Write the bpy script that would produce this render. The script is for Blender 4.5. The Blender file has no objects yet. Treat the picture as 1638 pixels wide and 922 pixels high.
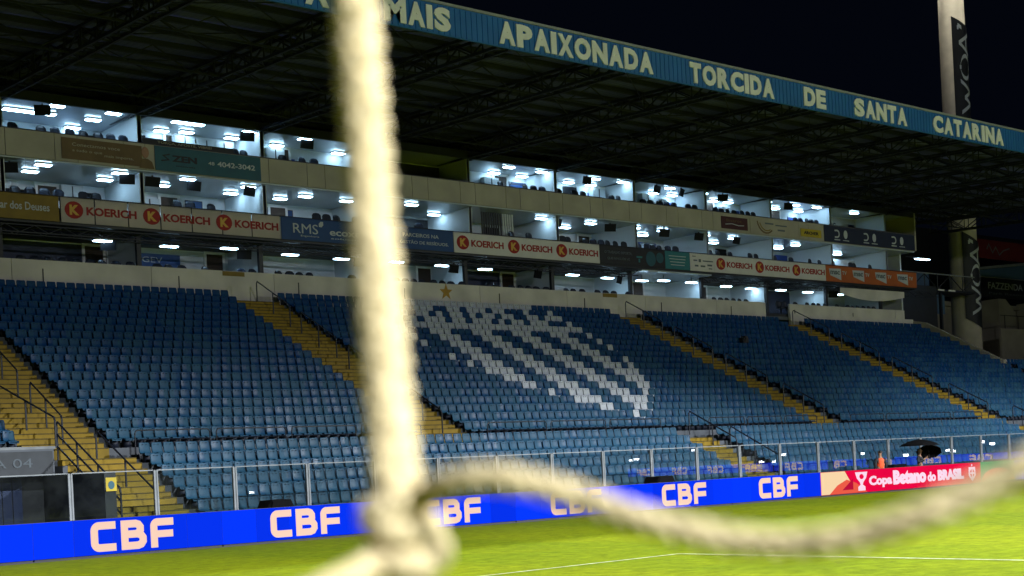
import bpy, math, random
import numpy as np
from mathutils import Matrix, Vector
random.seed(7)
sc = bpy.context.scene
C = sc.collection
R = math.radians
# ------------------------------------------------------------------ camera, sky, floodlights, exposure
TH = R(49.646); ROLL = math.atan(.05)
AX = Vector((math.cos(TH), math.sin(TH), 0)); RT = Vector((math.sin(TH), -math.cos(TH), 0)); UP = Vector((0, 0, 1))
rc = RT*math.cos(ROLL) - UP*math.sin(ROLL); uc = RT*math.sin(ROLL) + UP*math.cos(ROLL)
cd = bpy.data.cameras.new('camera'); cam = bpy.data.objects.new('camera', cd); C.objects.link(cam)
m = Matrix((rc, uc, -AX)).transposed().to_4x4(); m.translation = (0, 0, 1.7); cam.matrix_world = m
cd.sensor_width = 36; cd.lens = 2261/1638*36; cd.shift_y = 288/1638; cd.clip_start = .02; cd.clip_end = 2000
cd.dof.use_dof = True; cd.dof.focus_distance = 55; cd.dof.aperture_fstop = 10.5
sc.camera = cam
w = bpy.data.worlds.new('World'); sc.world = w; w.use_nodes = True
bg = w.node_tree.nodes['Background']; bg.inputs[0].default_value = (.25, .42, 1, 1); bg.inputs[1].default_value = .0035
FLOOD = [(100.9, 62, 43, 1.0), (8, 62, 43, 1.0), (2, -58, 43, 1.0), (106, -58, 43, 1.0)]   # tower heads
FLOOD_W = 700000; BACK_W = 160000; SPOT = 26.5; FILL_W = 42000
sc.view_settings.view_transform = 'Standard'; sc.view_settings.look = 'None'
sc.view_settings.exposure = 0; sc.view_settings.gamma = 1; sc.view_settings.use_curve_mapping = False
sc.cycles.use_denoising = True
sc.cycles.max_bounces = 6; sc.cycles.diffuse_bounces = 3; sc.cycles.glossy_bounces = 3
sc.cycles.transparent_max_bounces = 12; sc.cycles.caustics_reflective = False; sc.cycles.caustics_refractive = False
sc.cycles.sample_clamp_indirect = 6

# ------------------------------------------------------------------ materials
def mat(name, col, rough=.6, var=.12, scale=3., bump=0., metal=0., emit=None, es=0., spec=.5, detail=4):
    M = bpy.data.materials.new(name); M.use_nodes = True
    nt = M.node_tree; b = nt.nodes['Principled BSDF']
    b.inputs['Roughness'].default_value = rough; b.inputs['Metallic'].default_value = metal
    b.inputs['Specular IOR Level'].default_value = spec
    g = nt.nodes.new('ShaderNodeNewGeometry')
    n = nt.nodes.new('ShaderNodeTexNoise'); n.inputs['Scale'].default_value = scale; n.inputs['Detail'].default_value = detail
    nt.links.new(g.outputs['Position'], n.inputs['Vector'])
    r = nt.nodes.new('ShaderNodeMapRange'); r.inputs[1].default_value = .3; r.inputs[2].default_value = .7
    r.inputs[3].default_value = 1-var; r.inputs[4].default_value = 1+var
    nt.links.new(n.outputs['Fac'], r.inputs[0])
    v = nt.nodes.new('ShaderNodeVectorMath'); v.operation = 'SCALE'; v.inputs[0].default_value = col
    nt.links.new(r.outputs[0], v.inputs['Scale']); nt.links.new(v.outputs[0], b.inputs['Base Color'])
    if bump:
        bp = nt.nodes.new('ShaderNodeBump'); bp.inputs['Strength'].default_value = bump; bp.inputs['Distance'].default_value = .02
        nt.links.new(n.outputs['Fac'], bp.inputs['Height']); nt.links.new(bp.outputs[0], b.inputs['Normal'])
    if emit:
        b.inputs['Emission Color'].default_value = (*emit, 1); b.inputs['Emission Strength'].default_value = es
    return M

def mat_led(name, col, s, var=.1):
    M = bpy.data.materials.new(name); M.use_nodes = True; nt = M.node_tree; b = nt.nodes['Principled BSDF']
    b.inputs['Base Color'].default_value = (.001, .001, .001, 1); b.inputs['Roughness'].default_value = .8; b.inputs['Specular IOR Level'].default_value = 0
    oi = nt.nodes.new('ShaderNodeObjectInfo')
    r = nt.nodes.new('ShaderNodeMapRange'); r.inputs[3].default_value = s*(1-var); r.inputs[4].default_value = s*(1+var)
    nt.links.new(oi.outputs['Random'], r.inputs[0])
    b.inputs['Emission Color'].default_value = (*col, 1); nt.links.new(r.outputs[0], b.inputs['Emission Strength'])
    return M

def mat_seat(name, col, front_col, white=False):
    M = bpy.data.materials.new(name); M.use_nodes = True; nt = M.node_tree; b = nt.nodes['Principled BSDF']; L = nt.links
    g = nt.nodes.new('ShaderNodeNewGeometry')
    sn = nt.nodes.new('ShaderNodeVectorMath'); sn.operation = 'SNAP'; sn.inputs[1].default_value = (.41, .72, 50)
    ad = nt.nodes.new('ShaderNodeVectorMath'); ad.operation = 'ADD'; ad.inputs[1].default_value = (.005, .17, 0)
    L.new(g.outputs['Position'], ad.inputs[0]); L.new(ad.outputs[0], sn.inputs[0])
    wn = nt.nodes.new('ShaderNodeTexWhiteNoise'); L.new(sn.outputs[0], wn.inputs['Vector'])
    # front rows take the second colour, blending to the first towards the back
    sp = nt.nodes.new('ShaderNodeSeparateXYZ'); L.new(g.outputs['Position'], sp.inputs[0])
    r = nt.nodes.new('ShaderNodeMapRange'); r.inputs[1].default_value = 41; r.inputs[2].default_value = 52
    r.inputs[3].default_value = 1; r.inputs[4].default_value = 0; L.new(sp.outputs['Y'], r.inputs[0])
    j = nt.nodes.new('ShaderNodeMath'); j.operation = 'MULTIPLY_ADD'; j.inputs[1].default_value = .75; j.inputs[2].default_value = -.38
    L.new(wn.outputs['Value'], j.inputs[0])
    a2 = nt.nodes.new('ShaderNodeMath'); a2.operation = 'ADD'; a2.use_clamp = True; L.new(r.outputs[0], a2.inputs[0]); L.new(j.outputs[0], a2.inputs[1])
    mx = nt.nodes.new('ShaderNodeMix'); mx.data_type = 'RGBA'; mx.inputs[6].default_value = (*col, 1); mx.inputs[7].default_value = (*front_col, 1)
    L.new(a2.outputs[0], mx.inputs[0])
    n = nt.nodes.new('ShaderNodeTexNoise'); n.inputs['Scale'].default_value = 9; L.new(g.outputs['Position'], n.inputs['Vector'])
    n2 = nt.nodes.new('ShaderNodeMapRange'); n2.inputs[3].default_value = .75; n2.inputs[4].default_value = 1.2; L.new(n.outputs['Fac'], n2.inputs[0])
    v = nt.nodes.new('ShaderNodeVectorMath'); v.operation = 'SCALE'; L.new(mx.outputs[2], v.inputs[0]); L.new(n2.outputs[0], v.inputs['Scale'])
    L.new(v.outputs[0], b.inputs['Base Color'])
    rr = nt.nodes.new('ShaderNodeMapRange'); rr.inputs[3].default_value = .38; rr.inputs[4].default_value = .62; b.inputs['Specular IOR Level'].default_value = .25
    L.new(wn.outputs['Value'], rr.inputs[0]); L.new(rr.outputs[0], b.inputs['Roughness'])
    return M

def mat_grass():
    M = bpy.data.materials.new('turf'); M.use_nodes = True; nt = M.node_tree; b = nt.nodes['Principled BSDF']; L = nt.links
    g = nt.nodes.new('ShaderNodeNewGeometry'); sp = nt.nodes.new('ShaderNodeSeparateXYZ'); L.new(g.outputs['Position'], sp.inputs[0])
    s = nt.nodes.new('ShaderNodeMath'); s.operation = 'MULTIPLY'; s.inputs[1].default_value = 2*math.pi/10.6; L.new(sp.outputs['X'], s.inputs[0])
    s2 = nt.nodes.new('ShaderNodeMath'); s2.operation = 'SINE'; L.new(s.outputs[0], s2.inputs[0])
    s3 = nt.nodes.new('ShaderNodeMapRange'); s3.inputs[1].default_value = -.25; s3.inputs[2].default_value = .25; s3.inputs[3].default_value = .36; s3.inputs[4].default_value = .64
    L.new(s2.outputs[0], s3.inputs[0])
    n = nt.nodes.new('ShaderNodeTexNoise'); n.inputs['Scale'].default_value = .5; n.inputs['Detail'].default_value = 7; n.inputs['Roughness'].default_value = .65; L.new(g.outputs['Position'], n.inputs['Vector'])
    f = nt.nodes.new('ShaderNodeTexNoise'); f.inputs['Scale'].default_value = 3.2; f.inputs['Detail'].default_value = 9; f.inputs['Roughness'].default_value = .8; L.new(g.outputs['Position'], f.inputs['Vector'])
    a = nt.nodes.new('ShaderNodeMath'); a.operation = 'MULTIPLY_ADD'; a.inputs[1].default_value = 1.3; L.new(n.outputs['Fac'], a.inputs[0])
    k = nt.nodes.new('ShaderNodeMath'); k.operation = 'SUBTRACT'; k.inputs[1].default_value = .65; L.new(s3.outputs[0], k.inputs[0]); L.new(k.outputs[0], a.inputs[2])
    mx = nt.nodes.new('ShaderNodeMix'); mx.data_type = 'RGBA'; mx.inputs[6].default_value = (.115, .168, .005, 1); mx.inputs[7].default_value = (.195, .228, .005, 1)
    L.new(a.outputs[0], mx.inputs[0])
    fr = nt.nodes.new('ShaderNodeMapRange'); fr.inputs[1].default_value = .3; fr.inputs[2].default_value = .7; fr.inputs[3].default_value = .5; fr.inputs[4].default_value = 1.45; L.new(f.outputs['Fac'], fr.inputs[0])
    v = nt.nodes.new('ShaderNodeVectorMath'); v.operation = 'SCALE'; L.new(mx.outputs[2], v.inputs[0]); L.new(fr.outputs[0], v.inputs['Scale'])
    L.new(v.outputs[0], b.inputs['Base Color']); b.inputs['Roughness'].default_value = .9; b.inputs['Specular IOR Level'].default_value = .03
    bp = nt.nodes.new('ShaderNodeBump'); bp.inputs['Strength'].default_value = .7; bp.inputs['Distance'].default_value = .03
    L.new(f.outputs['Fac'], bp.inputs['Height']); L.new(bp.outputs[0], b.inputs['Normal'])
    return M

def mat_glass():
    M = bpy.data.materials.new('fence_glass'); M.use_nodes = True; nt = M.node_tree; L = nt.links
    nt.nodes.remove(nt.nodes['Principled BSDF']); out = nt.nodes['Material Output']
    t = nt.nodes.new('ShaderNodeBsdfTransparent'); t.inputs[0].default_value = (.80, .84, .84, 1)
    gl = nt.nodes.new('ShaderNodeBsdfGlossy'); gl.inputs['Roughness'].default_value = .01
    fr = nt.nodes.new('ShaderNodeFresnel'); fr.inputs[0].default_value = 1.5
    mx = nt.nodes.new('ShaderNodeMixShader'); gb = nt.nodes.new('ShaderNodeNewGeometry'); nb_ = nt.nodes.new('ShaderNodeMath'); nb_.operation = 'SUBTRACT'; nb_.inputs[0].default_value = 1; L.new(gb.outputs['Backfacing'], nb_.inputs[1])
    ml = nt.nodes.new('ShaderNodeMath'); ml.operation = 'MULTIPLY'; ml.inputs[1].default_value = 1; L.new(fr.outputs[0], ml.inputs[0]); L.new(nb_.outputs[0], ml.inputs[1])
    L.new(ml.outputs[0], mx.inputs[0]); L.new(t.outputs[0], mx.inputs[1]); L.new(gl.outputs[0], mx.inputs[2])
    df = nt.nodes.new('ShaderNodeBsdfDiffuse'); df.inputs[0].default_value = (.16, .18, .19, 1)     # rain marks and dust on the pane
    n = nt.nodes.new('ShaderNodeTexNoise'); n.inputs['Scale'].default_value = 2.; n.inputs['Detail'].default_value = 7
    g = nt.nodes.new('ShaderNodeNewGeometry'); L.new(g.outputs['Position'], n.inputs['Vector'])
    r = nt.nodes.new('ShaderNodeMapRange'); r.inputs[1].default_value = .35; r.inputs[2].default_value = .8; r.inputs[3].default_value = .004; r.inputs[4].default_value = .05; L.new(n.outputs['Fac'], r.inputs[0])
    m2 = nt.nodes.new('ShaderNodeMixShader'); L.new(r.outputs[0], m2.inputs[0]); L.new(mx.outputs[0], m2.inputs[1]); L.new(df.outputs[0], m2.inputs[2])
    L.new(m2.outputs[0], out.inputs[0])
    return M

def mat_sheet(name, col):      # banner cloth that lets some of the room light through
    M = mat(name, col, .7, .08, 2); nt = M.node_tree; L = nt.links; b = nt.nodes['Principled BSDF']
    t = nt.nodes.new('ShaderNodeBsdfTranslucent'); t.inputs[0].default_value = (.8, .6, .42, 1)
    mx = nt.nodes.new('ShaderNodeMixShader'); mx.inputs[0].default_value = .45
    L.new(b.outputs[0], mx.inputs[1]); L.new(t.outputs[0], mx.inputs[2]); L.new(mx.outputs[0], nt.nodes['Material Output'].inputs[0])
    return M

MT = dict(
 turf=mat_grass(), line=mat('line_paint', (.42, .46, .25), .9, .35, 6), apron=mat('apron', (.10, .10, .10), .8, .25, 2, .2),
 conc=mat('concrete', (.10, .115, .14), .75, .25, 1.5, .2), cream=mat('cream_wall', (.60, .575, .53), .8, .16, .7),
 yellow=mat('yellow_paint', (.28, .18, .003), .7, .16, 1.4, .1), nosing=mat('step_nosing', (.09, .065, .012), .8, .3, 4), beige=mat('beige_panel', (.36, .34, .27), .7, .12, .8),
 white=mat('white_wall', (.62, .67, .70), .55, .05, .6), ceil=mat('white_ceiling', (.46, .52, .58), .2, .05, .6), grey=mat('grey_wall', (.52, .56, .58), .6, .1, .6),
 navy=mat('navy_wall', (.01, .025, .09), .5, .1, 1), blue=mat('blue_wall', (.02, .07, .35), .5, .1, 1),
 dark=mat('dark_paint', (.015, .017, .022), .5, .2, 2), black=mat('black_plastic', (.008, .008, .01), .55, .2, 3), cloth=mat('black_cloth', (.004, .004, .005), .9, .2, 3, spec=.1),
 steel=mat('roof_steel', (.010, .013, .022), .6, .2, 2), sheet=mat('roof_sheet', (.11, .12, .26), .7, .15, .8),
 fascia=mat('fascia_blue', (.008, .115, .40), .45, .1, 1.2), letter=mat('letter_white', (.72, .73, .76), .6, .08, 2), cap=mat('fascia_cap', (.25, .27, .3), .5, .1, 2),
 rail=mat('handrail_paint', (.012, .016, .03), .4, .2, 3), alu=mat('aluminium', (.20, .22, .245), .5, .15, 3),
 door=mat('door_brown', (.035, .02, .012), .5, .2, 3), frame=mat('door_frame', (.8, .8, .8), .5, .03, 3), screen=mat('tv_screen', (.004, .005, .007), .6, .1, 3, spec=.15),
 chair=mat('chair_dark', (.012, .02, .04), .45, .3, 2), towerc=mat('tower_concrete', (.46, .42, .33), .85, .18, .8, .1),
 lamp=mat('lamp_diffuser', (.9, .9, .9), .5, 0, 1, emit=(.47, .76, 1), es=27), flood=mat('flood_glass', (.8, .8, .8), .3, 0, 1, emit=(1, .96, .85), es=300), flood2=mat('lamp_glass', (.8, .8, .8), .3, 0, 1, emit=(.9, .96, 1), es=45), housing=mat('lamp_housing', (.7, .7, .7), .5, .05, 2),
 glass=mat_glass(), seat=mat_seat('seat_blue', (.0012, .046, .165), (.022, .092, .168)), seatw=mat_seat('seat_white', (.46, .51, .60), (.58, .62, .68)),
 ledfar=mat_led('led_blue_bright', (0, .032, 1), 6.), ledtfar=mat_led('led_letter_bright', (1, .68, .65), 5., .03), slot=mat('seat_slot', (.006, .012, .03), .6, .1, 3), led=mat_led('led_blue', (0, .036, 1), 1.0, .16), ledt=mat_led('led_letter', (1, .68, .53), 1., .03),
 ledr=mat_led('led_red', (.84, .0, .055), 1., .04), ledp=mat_led('led_pink', (1, .72, .88), 1., .02), ledcream=mat_led('led_cream', (1, .72, .42), .95, .02),
 ledorange=mat_led('led_orange', (.95, .12, .07), .9, .02), leddark=mat_led('led_darkred', (.62, .004, .05), .8, .02), ledg=mat_led('led_green', (.02, .45, .17), .8, .03), ledw=mat_led('led_white', (.72, .78, 1), 1., .03),
 kwhite=mat('banner_white', (.62, .61, .6), .7, .06, 1.5), ksheet=mat_sheet('banner_cloth', (.62, .60, .57)), kred=mat('print_red', (.30, .012, .008), .7, .1, 5), kgold=mat('print_gold', (.60, .36, .06), .6, .1, 5),
 bnavy=mat('banner_navy', (.004, .05, .19), .6, .08, 1.5), bpale=mat('print_pale', (.46, .50, .54), .7, .06, 3), bdark=mat('banner_black', (.008, .010, .016), .6, .3, 3), bteal=mat('banner_teal', (.02, .17, .21), .6, .1, 2),
 bteal2=mat('banner_deep_teal', (.012, .085, .125), .6, .1, 2), orange=mat('banner_orange', (.42, .10, .018), .6, .1, 2), olive=mat('banner_olive', (.21, .14, .018), .7, .1, 2), brown=mat('banner_brown', (.13, .085, .035), .7, .15, 2),
 maroon=mat('banner_maroon', (.045, .006, .008), .6, .1, 2), bnight=mat('banner_night', (.008, .016, .045), .6, .1, 2), tag=mat('banner_yellow', (.42, .32, .02), .7, .1, 3), star=mat('star_gold', (.42, .24, .012), .6, .1, 4), skin=mat('skin', (.30, .16, .10), .6, .1, 8), hair=mat('hair', (.01, .008, .007), .6, .1, 8), vest=mat('vest_orange', (.85, .09, .012), .6, .1, 6), vestg=mat('vest_reflective', (.55, .55, .5), .4, .05, 6), coat=mat('dark_coat', (.012, .012, .016), .7, .2, 6),
 rope=mat('rope_fibre', (.80, .66, .38), .9, .18, 320, .5), ropeb=mat('rope_dark', (.035, .022, .03), .8, .2, 200),
 signdark=mat('sign_dark', (.045, .053, .064), .7, .2, 2), signgrey=mat('sign_grey', (.10, .125, .15), .7, .12, 2), farred=mat('far_banner_red', (.12, .006, .01), .7, .2, 1), farwall=mat('far_wall', (.30, .28, .23), .8, .15, .6), farblue=mat('far_blue', (.06, .12, .22), .6, .15, .6),
)
# ------------------------------------------------------------------ mesh helpers
class MB:
    def __init__(s): s.v = []; s.f = []; s.mi = []; s.cur = 0
    def box(s, x0, x1, y0, y1, z0, z1):
        n = len(s.v); s.v += [(x, y, z) for z in (z0, z1) for y in (y0, y1) for x in (x0, x1)]
        for q in ((0,2,3,1),(4,5,7,6),(0,1,5,4),(2,6,7,3),(0,4,6,2),(1,3,7,5)): s.f.append(tuple(n+i for i in q)); s.mi.append(s.cur)
        return s
    def poly(s, pts): n = len(s.v); s.v += [tuple(p) for p in pts]; s.f.append(tuple(range(n, n+len(pts)))); s.mi.append(s.cur); return s
    def prism(s, pts, off):       # polygon pushed along an offset vector
        n = len(s.v); k = len(pts); o = Vector(off)
        s.v += [tuple(p) for p in pts]+[tuple(Vector(p)+o) for p in pts]
        s.f.append(tuple(range(n, n+k))); s.f.append(tuple(range(n+2*k-1, n+k-1, -1))); s.mi += [s.cur]*2
        for i in range(k): j = (i+1) % k; s.f.append((n+i, n+k+i, n+k+j, n+j)); s.mi.append(s.cur)
        return s
    def beam(s, a, b, r, ry=None):      # square bar between two points
        a = Vector(a); b = Vector(b); d = (b-a).normalized(); u = d.orthogonal().normalized() if abs(d.z) > .95 else d.cross(Vector((0,0,1))).normalized()
        w_ = d.cross(u).normalized(); ry = ry or r; n = len(s.v)
        for p in (a, b):
            for i, j in ((-1,-1),(1,-1),(1,1),(-1,1)): s.v.append(tuple(p+u*r*i+w_*ry*j))
        for q in ((0,3,2,1),(4,5,6,7),(0,1,5,4),(1,2,6,5),(2,3,7,6),(3,0,4,7)): s.f.append(tuple(n+i for i in q)); s.mi.append(s.cur)
        return s
    def tube(s, path, r, k=8, cap=True):
        P = [Vector(p) for p in path]; rr = r if isinstance(r, (list, tuple)) else [r]*len(P); n0 = len(s.v); u = None
        for i, p in enumerate(P):
            d = (P[min(i+1, len(P)-1)]-P[max(i-1, 0)]).normalized()
            u = d.orthogonal().normalized() if u is None else (u-d*u.dot(d)).normalized()
            w_ = d.cross(u)
            for j in range(k): a = 2*math.pi*j/k; s.v.append(tuple(p+(u*math.cos(a)+w_*math.sin(a))*rr[i]))
        for i in range(len(P)-1):
            for j in range(k): a = n0+i*k+j; b = n0+i*k+(j+1) % k; s.f.append((a, b, b+k, a+k)); s.mi.append(s.cur)
        if cap: s.f.append(tuple(n0+j for j in reversed(range(k)))); s.f.append(tuple(n0+(len(P)-1)*k+j for j in range(k))); s.mi += [s.cur]*2
        return s
    def disc(s, c, r, rz=None, off=(0,-.012,0), k=20):
        rz = rz or r; return s.prism([(c[0]+r*math.cos(2*math.pi*i/k), c[1], c[2]+rz*math.sin(2*math.pi*i/k)) for i in range(k)], off)
    def mesh(s, name, mats, smooth=False):
        me = bpy.data.meshes.new(name); me.from_pydata(s.v, [], s.f)
        for q in (mats if isinstance(mats, (list, tuple)) else [mats]): me.materials.append(MT[q])
        if any(s.mi): me.polygons.foreach_set('material_index', s.mi)
        if smooth: me.polygons.foreach_set('use_smooth', [True]*len(s.f))
        me.update(); return me
    def build(s, name, mats, parent=None, smooth=False): return link(name, s.mesh(name, mats, smooth), parent)
def link(name, data, parent=None, loc=None):
    o = bpy.data.objects.new(name, data); C.objects.link(o)
    if parent: o.parent = parent; o.matrix_parent_inverse = parent.matrix_basis.inverted()
    if loc: o.location = loc
    return o
def child(name, data, parent, loc=(0,0,0)):      # location relative to the parent
    o = bpy.data.objects.new(name, data); C.objects.link(o); o.parent = parent; o.location = loc; return o
def tag(o, label, cat, group=None, kind=None):
    if label: o['label'] = label
    if cat: o['category'] = cat
    if group: o['group'] = group
    if kind: o['kind'] = kind
    return o
def empty(name, loc, label, cat, group=None, rz=0):
    o = bpy.data.objects.new(name, None); C.objects.link(o); o.empty_display_size = .2; o.location = loc; o.rotation_euler.z = rz
    return tag(o, label, cat, group)
def struct(name, mb, m): return tag(mb.build(name, m), None, None, None, 'structure')
def nth(n): return '%d%s' % (n, 'th' if 10 <= n % 100 <= 20 else {1:'st',2:'nd',3:'rd'}.get(n % 10, 'th'))

_tc = {}
def text_data(body, bold=0.):
    key = (body, bold)
    if key in _tc: return _tc[key]
    cu = bpy.data.curves.new('t', 'FONT'); cu.body = body; cu.size = 1; cu.offset = bold; cu.resolution_u = 3; cu.extrude = .5
    o = bpy.data.objects.new('t', cu); C.objects.link(o)
    dg = bpy.context.evaluated_depsgraph_get(); dg.update(); me = o.evaluated_get(dg).to_mesh()
    v = np.array([p.co[:] for p in me.vertices]); f = [tuple(p.vertices) for p in me.polygons]
    o.evaluated_get(dg).to_mesh_clear(); bpy.data.objects.remove(o); bpy.data.curves.remove(cu)
    v[:, 0] -= v[:, 0].min(); v[:, 1] -= v[:, 1].min(); v[:, 0] /= v[:, 0].max(); v[:, 1] /= v[:, 1].max()
    _tc[key] = (v, f); return v, f
def text(mb, body, x0, x1, z0, z1, y, bold=.02, t=.012, slant=0.):       # lettering standing proud of a face that looks towards -Y
    v, f = text_data(body, bold); n = len(mb.v)
    for a, b, c_ in v: mb.v.append((x0+a*(x1-x0)+slant*b, y-t*(c_+.5), z0+b*(z1-z0)))
    for q in f: mb.f.append(tuple(n+i for i in q)); mb.mi.append(mb.cur)
    return mb
def ribbon(mb, pts, wd, y, t=.012):      # one fat stroke drawn in the XZ plane
    P = [Vector((a, b)) for a, b in pts]; l = []; r = []
    P = [p for i, p in enumerate(P) if i == 0 or (p-P[i-1]).length > 1e-4]
    for i, p in enumerate(P):
        d1 = (P[i]-P[i-1]).normalized() if i else None; d2 = (P[i+1]-P[i]).normalized() if i < len(P)-1 else None
        d = ((d1 or d2)+(d2 or d1)).normalized(); nrm = Vector((-d.y, d.x)); k = 1
        if d1 and d2: k = 1/max(.5, nrm.dot(Vector((-d1.y, d1.x))))
        l.append(p+nrm*wd/2*k); r.append(p-nrm*wd/2*k)
    for i in range(len(P)-1):
        mb.prism([(q.x, y, q.y) for q in (l[i], r[i], r[i+1], l[i+1])], (0, -t, 0))
    return mb
def arc(cx, cz, r, a0, a1, n=5): return [(cx+r*math.cos(R(a0+(a1-a0)*i/n)), cz+r*math.sin(R(a0+(a1-a0)*i/n))) for i in range(n+1)]
def cbf(mb, x, z, w, h, y):      # the rounded block lettering of the boards
    s = h*.255; a = h-s; lw = w*.305
    q = .13*h
    def o(l, dx): return [(x+dx+s/2+p[0], z+s/2+p[1]) for p in l]
    W = lw-s
    c_ = [(W+s*.4, a)]+arc(q*1.3, a-q*1.3, q*1.3, 90, 180)+arc(q*1.3, q*1.3, q*1.3, 180, 270)+[(W+s*.4, 0)]
    ribbon(mb, o(c_, 0), s, y)
    dx = w*.36
    ribbon(mb, o([(0, -s/2), (0, a+s/2)], dx), s, y-.001)
    ribbon(mb, o([(0, a), (W*.62, a)]+arc(W*.62, a*.765, a*.235, 90, -90)+[(0, a*.53)], dx), s, y-.002)
    ribbon(mb, o([(0, a*.53), (W*.72, a*.53)]+arc(W*.72, a*.265, a*.265, 90, -90)+[(0, 0)], dx), s, y-.003)
    dx = w*.72
    ribbon(mb, o([(0, -s/2), (0, a-q)]+arc(q, a-q, q, 180, 90)+[(W+s*.3, a)], dx), s, y-.001)
    ribbon(mb, o([(0, a*.45), (W+s*.2, a*.45)], dx), s*.95, y-.002)
    return mb

# ------------------------------------------------------------------ setting: pitch, markings, apron
GX = 2.3; MID = -2.6        # goal line and pitch axis as seen from the camera's foot point
struct('pitch', MB().poly([(-80,-75,0),(190,-75,0),(190,33.2,0),(-80,33.2,0)]), 'turf')
struct('apron', MB().poly([(-80,33.2,.004),(190,33.2,.004),(190,36.6,.004),(-80,36.6,.004)]), 'apron')
struct('ground', MB().poly([(-400,-500,-.05),(700,-500,-.05),(700,700,-.05),(-400,700,-.05)]), 'apron')
pm = MB()
def stripe(x0, x1, y0, y1): pm.poly([(x0,y0,.006),(x1,y0,.006),(x1,y1,.006),(x0,y1,.006)])
stripe(GX, GX+16.5, 17.5, 17.58); stripe(GX+16.41, GX+16.5, -22.7, 17.5); stripe(GX, GX+16.5, -22.7, -22.58)
stripe(GX-.12, GX, -36.6, 31.4); stripe(GX+52.4, GX+52.52, -36.6, 31.4)
stripe(GX+5.38, GX+5.5, -11.7, 6.5); stripe(GX, GX+5.5, 6.5, 6.62)
tag(pm.build('pitch_marking', 'line'), None, None, None, 'structure')

# ------------------------------------------------------------------ terraces
TR, RS = .72, .3625
NU, NL = 19, 6
Y0, ZU = 42.0, 2.94          # seat-back line and tread height of the upper block's first row
YL, ZL = 40.6, 2.42          # ... of the lower block's top row
WALL = 56.0
UX0, UX1, UX2 = 11.0, 84.2, 112.
stand = empty('grandstand', (50, 36.5, 0), 'stepped concrete grandstand with blue seats, yellow stairs and cream back wall', 'grandstand')
def profile(k0, k1, upper=True):
    p = []
    for k in range(k0, k1):
        z = ZU+RS*k if upper else ZL-RS*(NL-1-k); y = Y0+TR*k if upper else YL-TR*(NL-1-k)
        p += [(y-.52, z), (y+.2, z)]
    return p
def terrace(name, x0, x1, prof, yb, zb=-.04):
    pts = [(prof[0][0], zb)]+prof+[(yb, prof[-1][1]), (yb, zb)]
    MB().prism([(x0, a, b) for a, b in pts], (x1-x0, 0, 0)).build(name, 'conc', stand)
up = profile(0, NU)
terrace('terrace', UX0, UX1, [(40.81, 2.55), (41.48, 2.55)]+up, 60)
terrace('terrace', UX1, UX2, [(40.81, 2.55), (41.48, 2.55)]+profile(0, 11), 50.2)
terrace('terrace', 16.8, UX2, profile(0, NL, False), 40.80)

STAIRS = []
def staircase(x0, x1, upper, rows, lab):
    y = Y0 if upper else YL-TR*(NL-1); z = ZU if upper else ZL-RS*(NL-1); n = len(rows)
    base = MB().prism([(x0+.02, y+TR*rows[0]-.5, z+RS*rows[0]-.3), (x0+.02, y+TR*rows[-1]+.18, z+RS*rows[-1]-.3), (x0+.02, y+TR*rows[-1]+.18, z+RS*rows[-1]-.34), (x0+.02, y+TR*rows[0]-.5, z+RS*rows[0]-.34)], (x1-x0-.04, 0, 0)).build('staircase', 'conc', stand)
    base['label'] = lab
    w2 = (x1-x0)/2
    def step(y0, y1, z0, z1):      # painted step with a worn bare nosing
        b_ = MB().box(-w2, w2, y0, y1, z0, z1); b_.cur = 1; b_.box(-w2+.01, w2-.01, y0-.012, y0+.035, z1-.028, z1+.004); return b_.mesh('step', ['yellow', 'nosing'])
    lo = step(-.524, -.16, -.32, .012); hi = step(-.16, .196, -.1, .182)
    for k in rows:
        for me in (lo, hi):
            s = bpy.data.objects.new('step', me); C.objects.link(s); s.parent = base; s.location = ((x0+x1)/2, y+TR*k, z+RS*k)
staircase(16.3, 18.9, True, range(0, 19), 'wide yellow staircase at the left edge beside the vomitory')
staircase(31.2, 33.4, True, range(0, 19), 'yellow staircase left of the white crest')
staircase(54.4, 56.45, True, range(0, 19), 'yellow staircase right of the white crest')
staircase(68.8, 71.05, True, range(0, 19), 'narrow looking yellow staircase rising to the gap in the cream wall')
staircase(16.95, 19.3, False, range(0, NL), 'yellow lower staircase behind the glass at the left')
staircase(44.0, 45.7, False, range(0, NL), 'short yellow lower staircase below the crest')
staircase(69.9, 71.9, False, range(0, NL), 'short yellow lower staircase at the right edge')

# back wall
for x0, x1 in ((11, 68.6), (70.9, 83.3)):
    xs = [x0]+[21.72+6.05*i for i in range(12) if x0+1 < 21.72+6.05*i < x1-1]+[x1]
    for a, b in zip(xs, xs[1:]): MB().box(a+.012, b-.012, WALL-.12, WALL, 9.3, 11.1).build('wall_panel', 'cream', stand)
MB().box(70.9, 84.2, WALL-.18, WALL-.123, 9.3, 10.5).build('wall_plinth', 'cream', stand)
for (x, z) in ((31.74, 11.02), (55.21, 11.02)): MB().box(x-.55, x+.55, WALL-.14, WALL-.123, z-.14, z+.06).build('plaque', 'olive', stand)
st = MB(); st.prism([(43.72+(.34 if i % 2 == 0 else .14)*math.sin(math.pi*i/5)*1.25, WALL-.123, 10.68+(.42 if i % 2 == 0 else .17)*math.cos(math.pi*i/5)) for i in range(10)], (0, -.02, 0)); s_ = st.build('star', 'star', stand); s_['label'] = 'golden star on the cream wall above the white seats'
pipes = MB()
for i in range(10): x = 23.0+6.05*i; pipes.box(x-.02, x+.02, WALL-.15, WALL-.121, 10.1, 10.75)
pipes.build('drain_slot', 'dark', stand)
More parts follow.
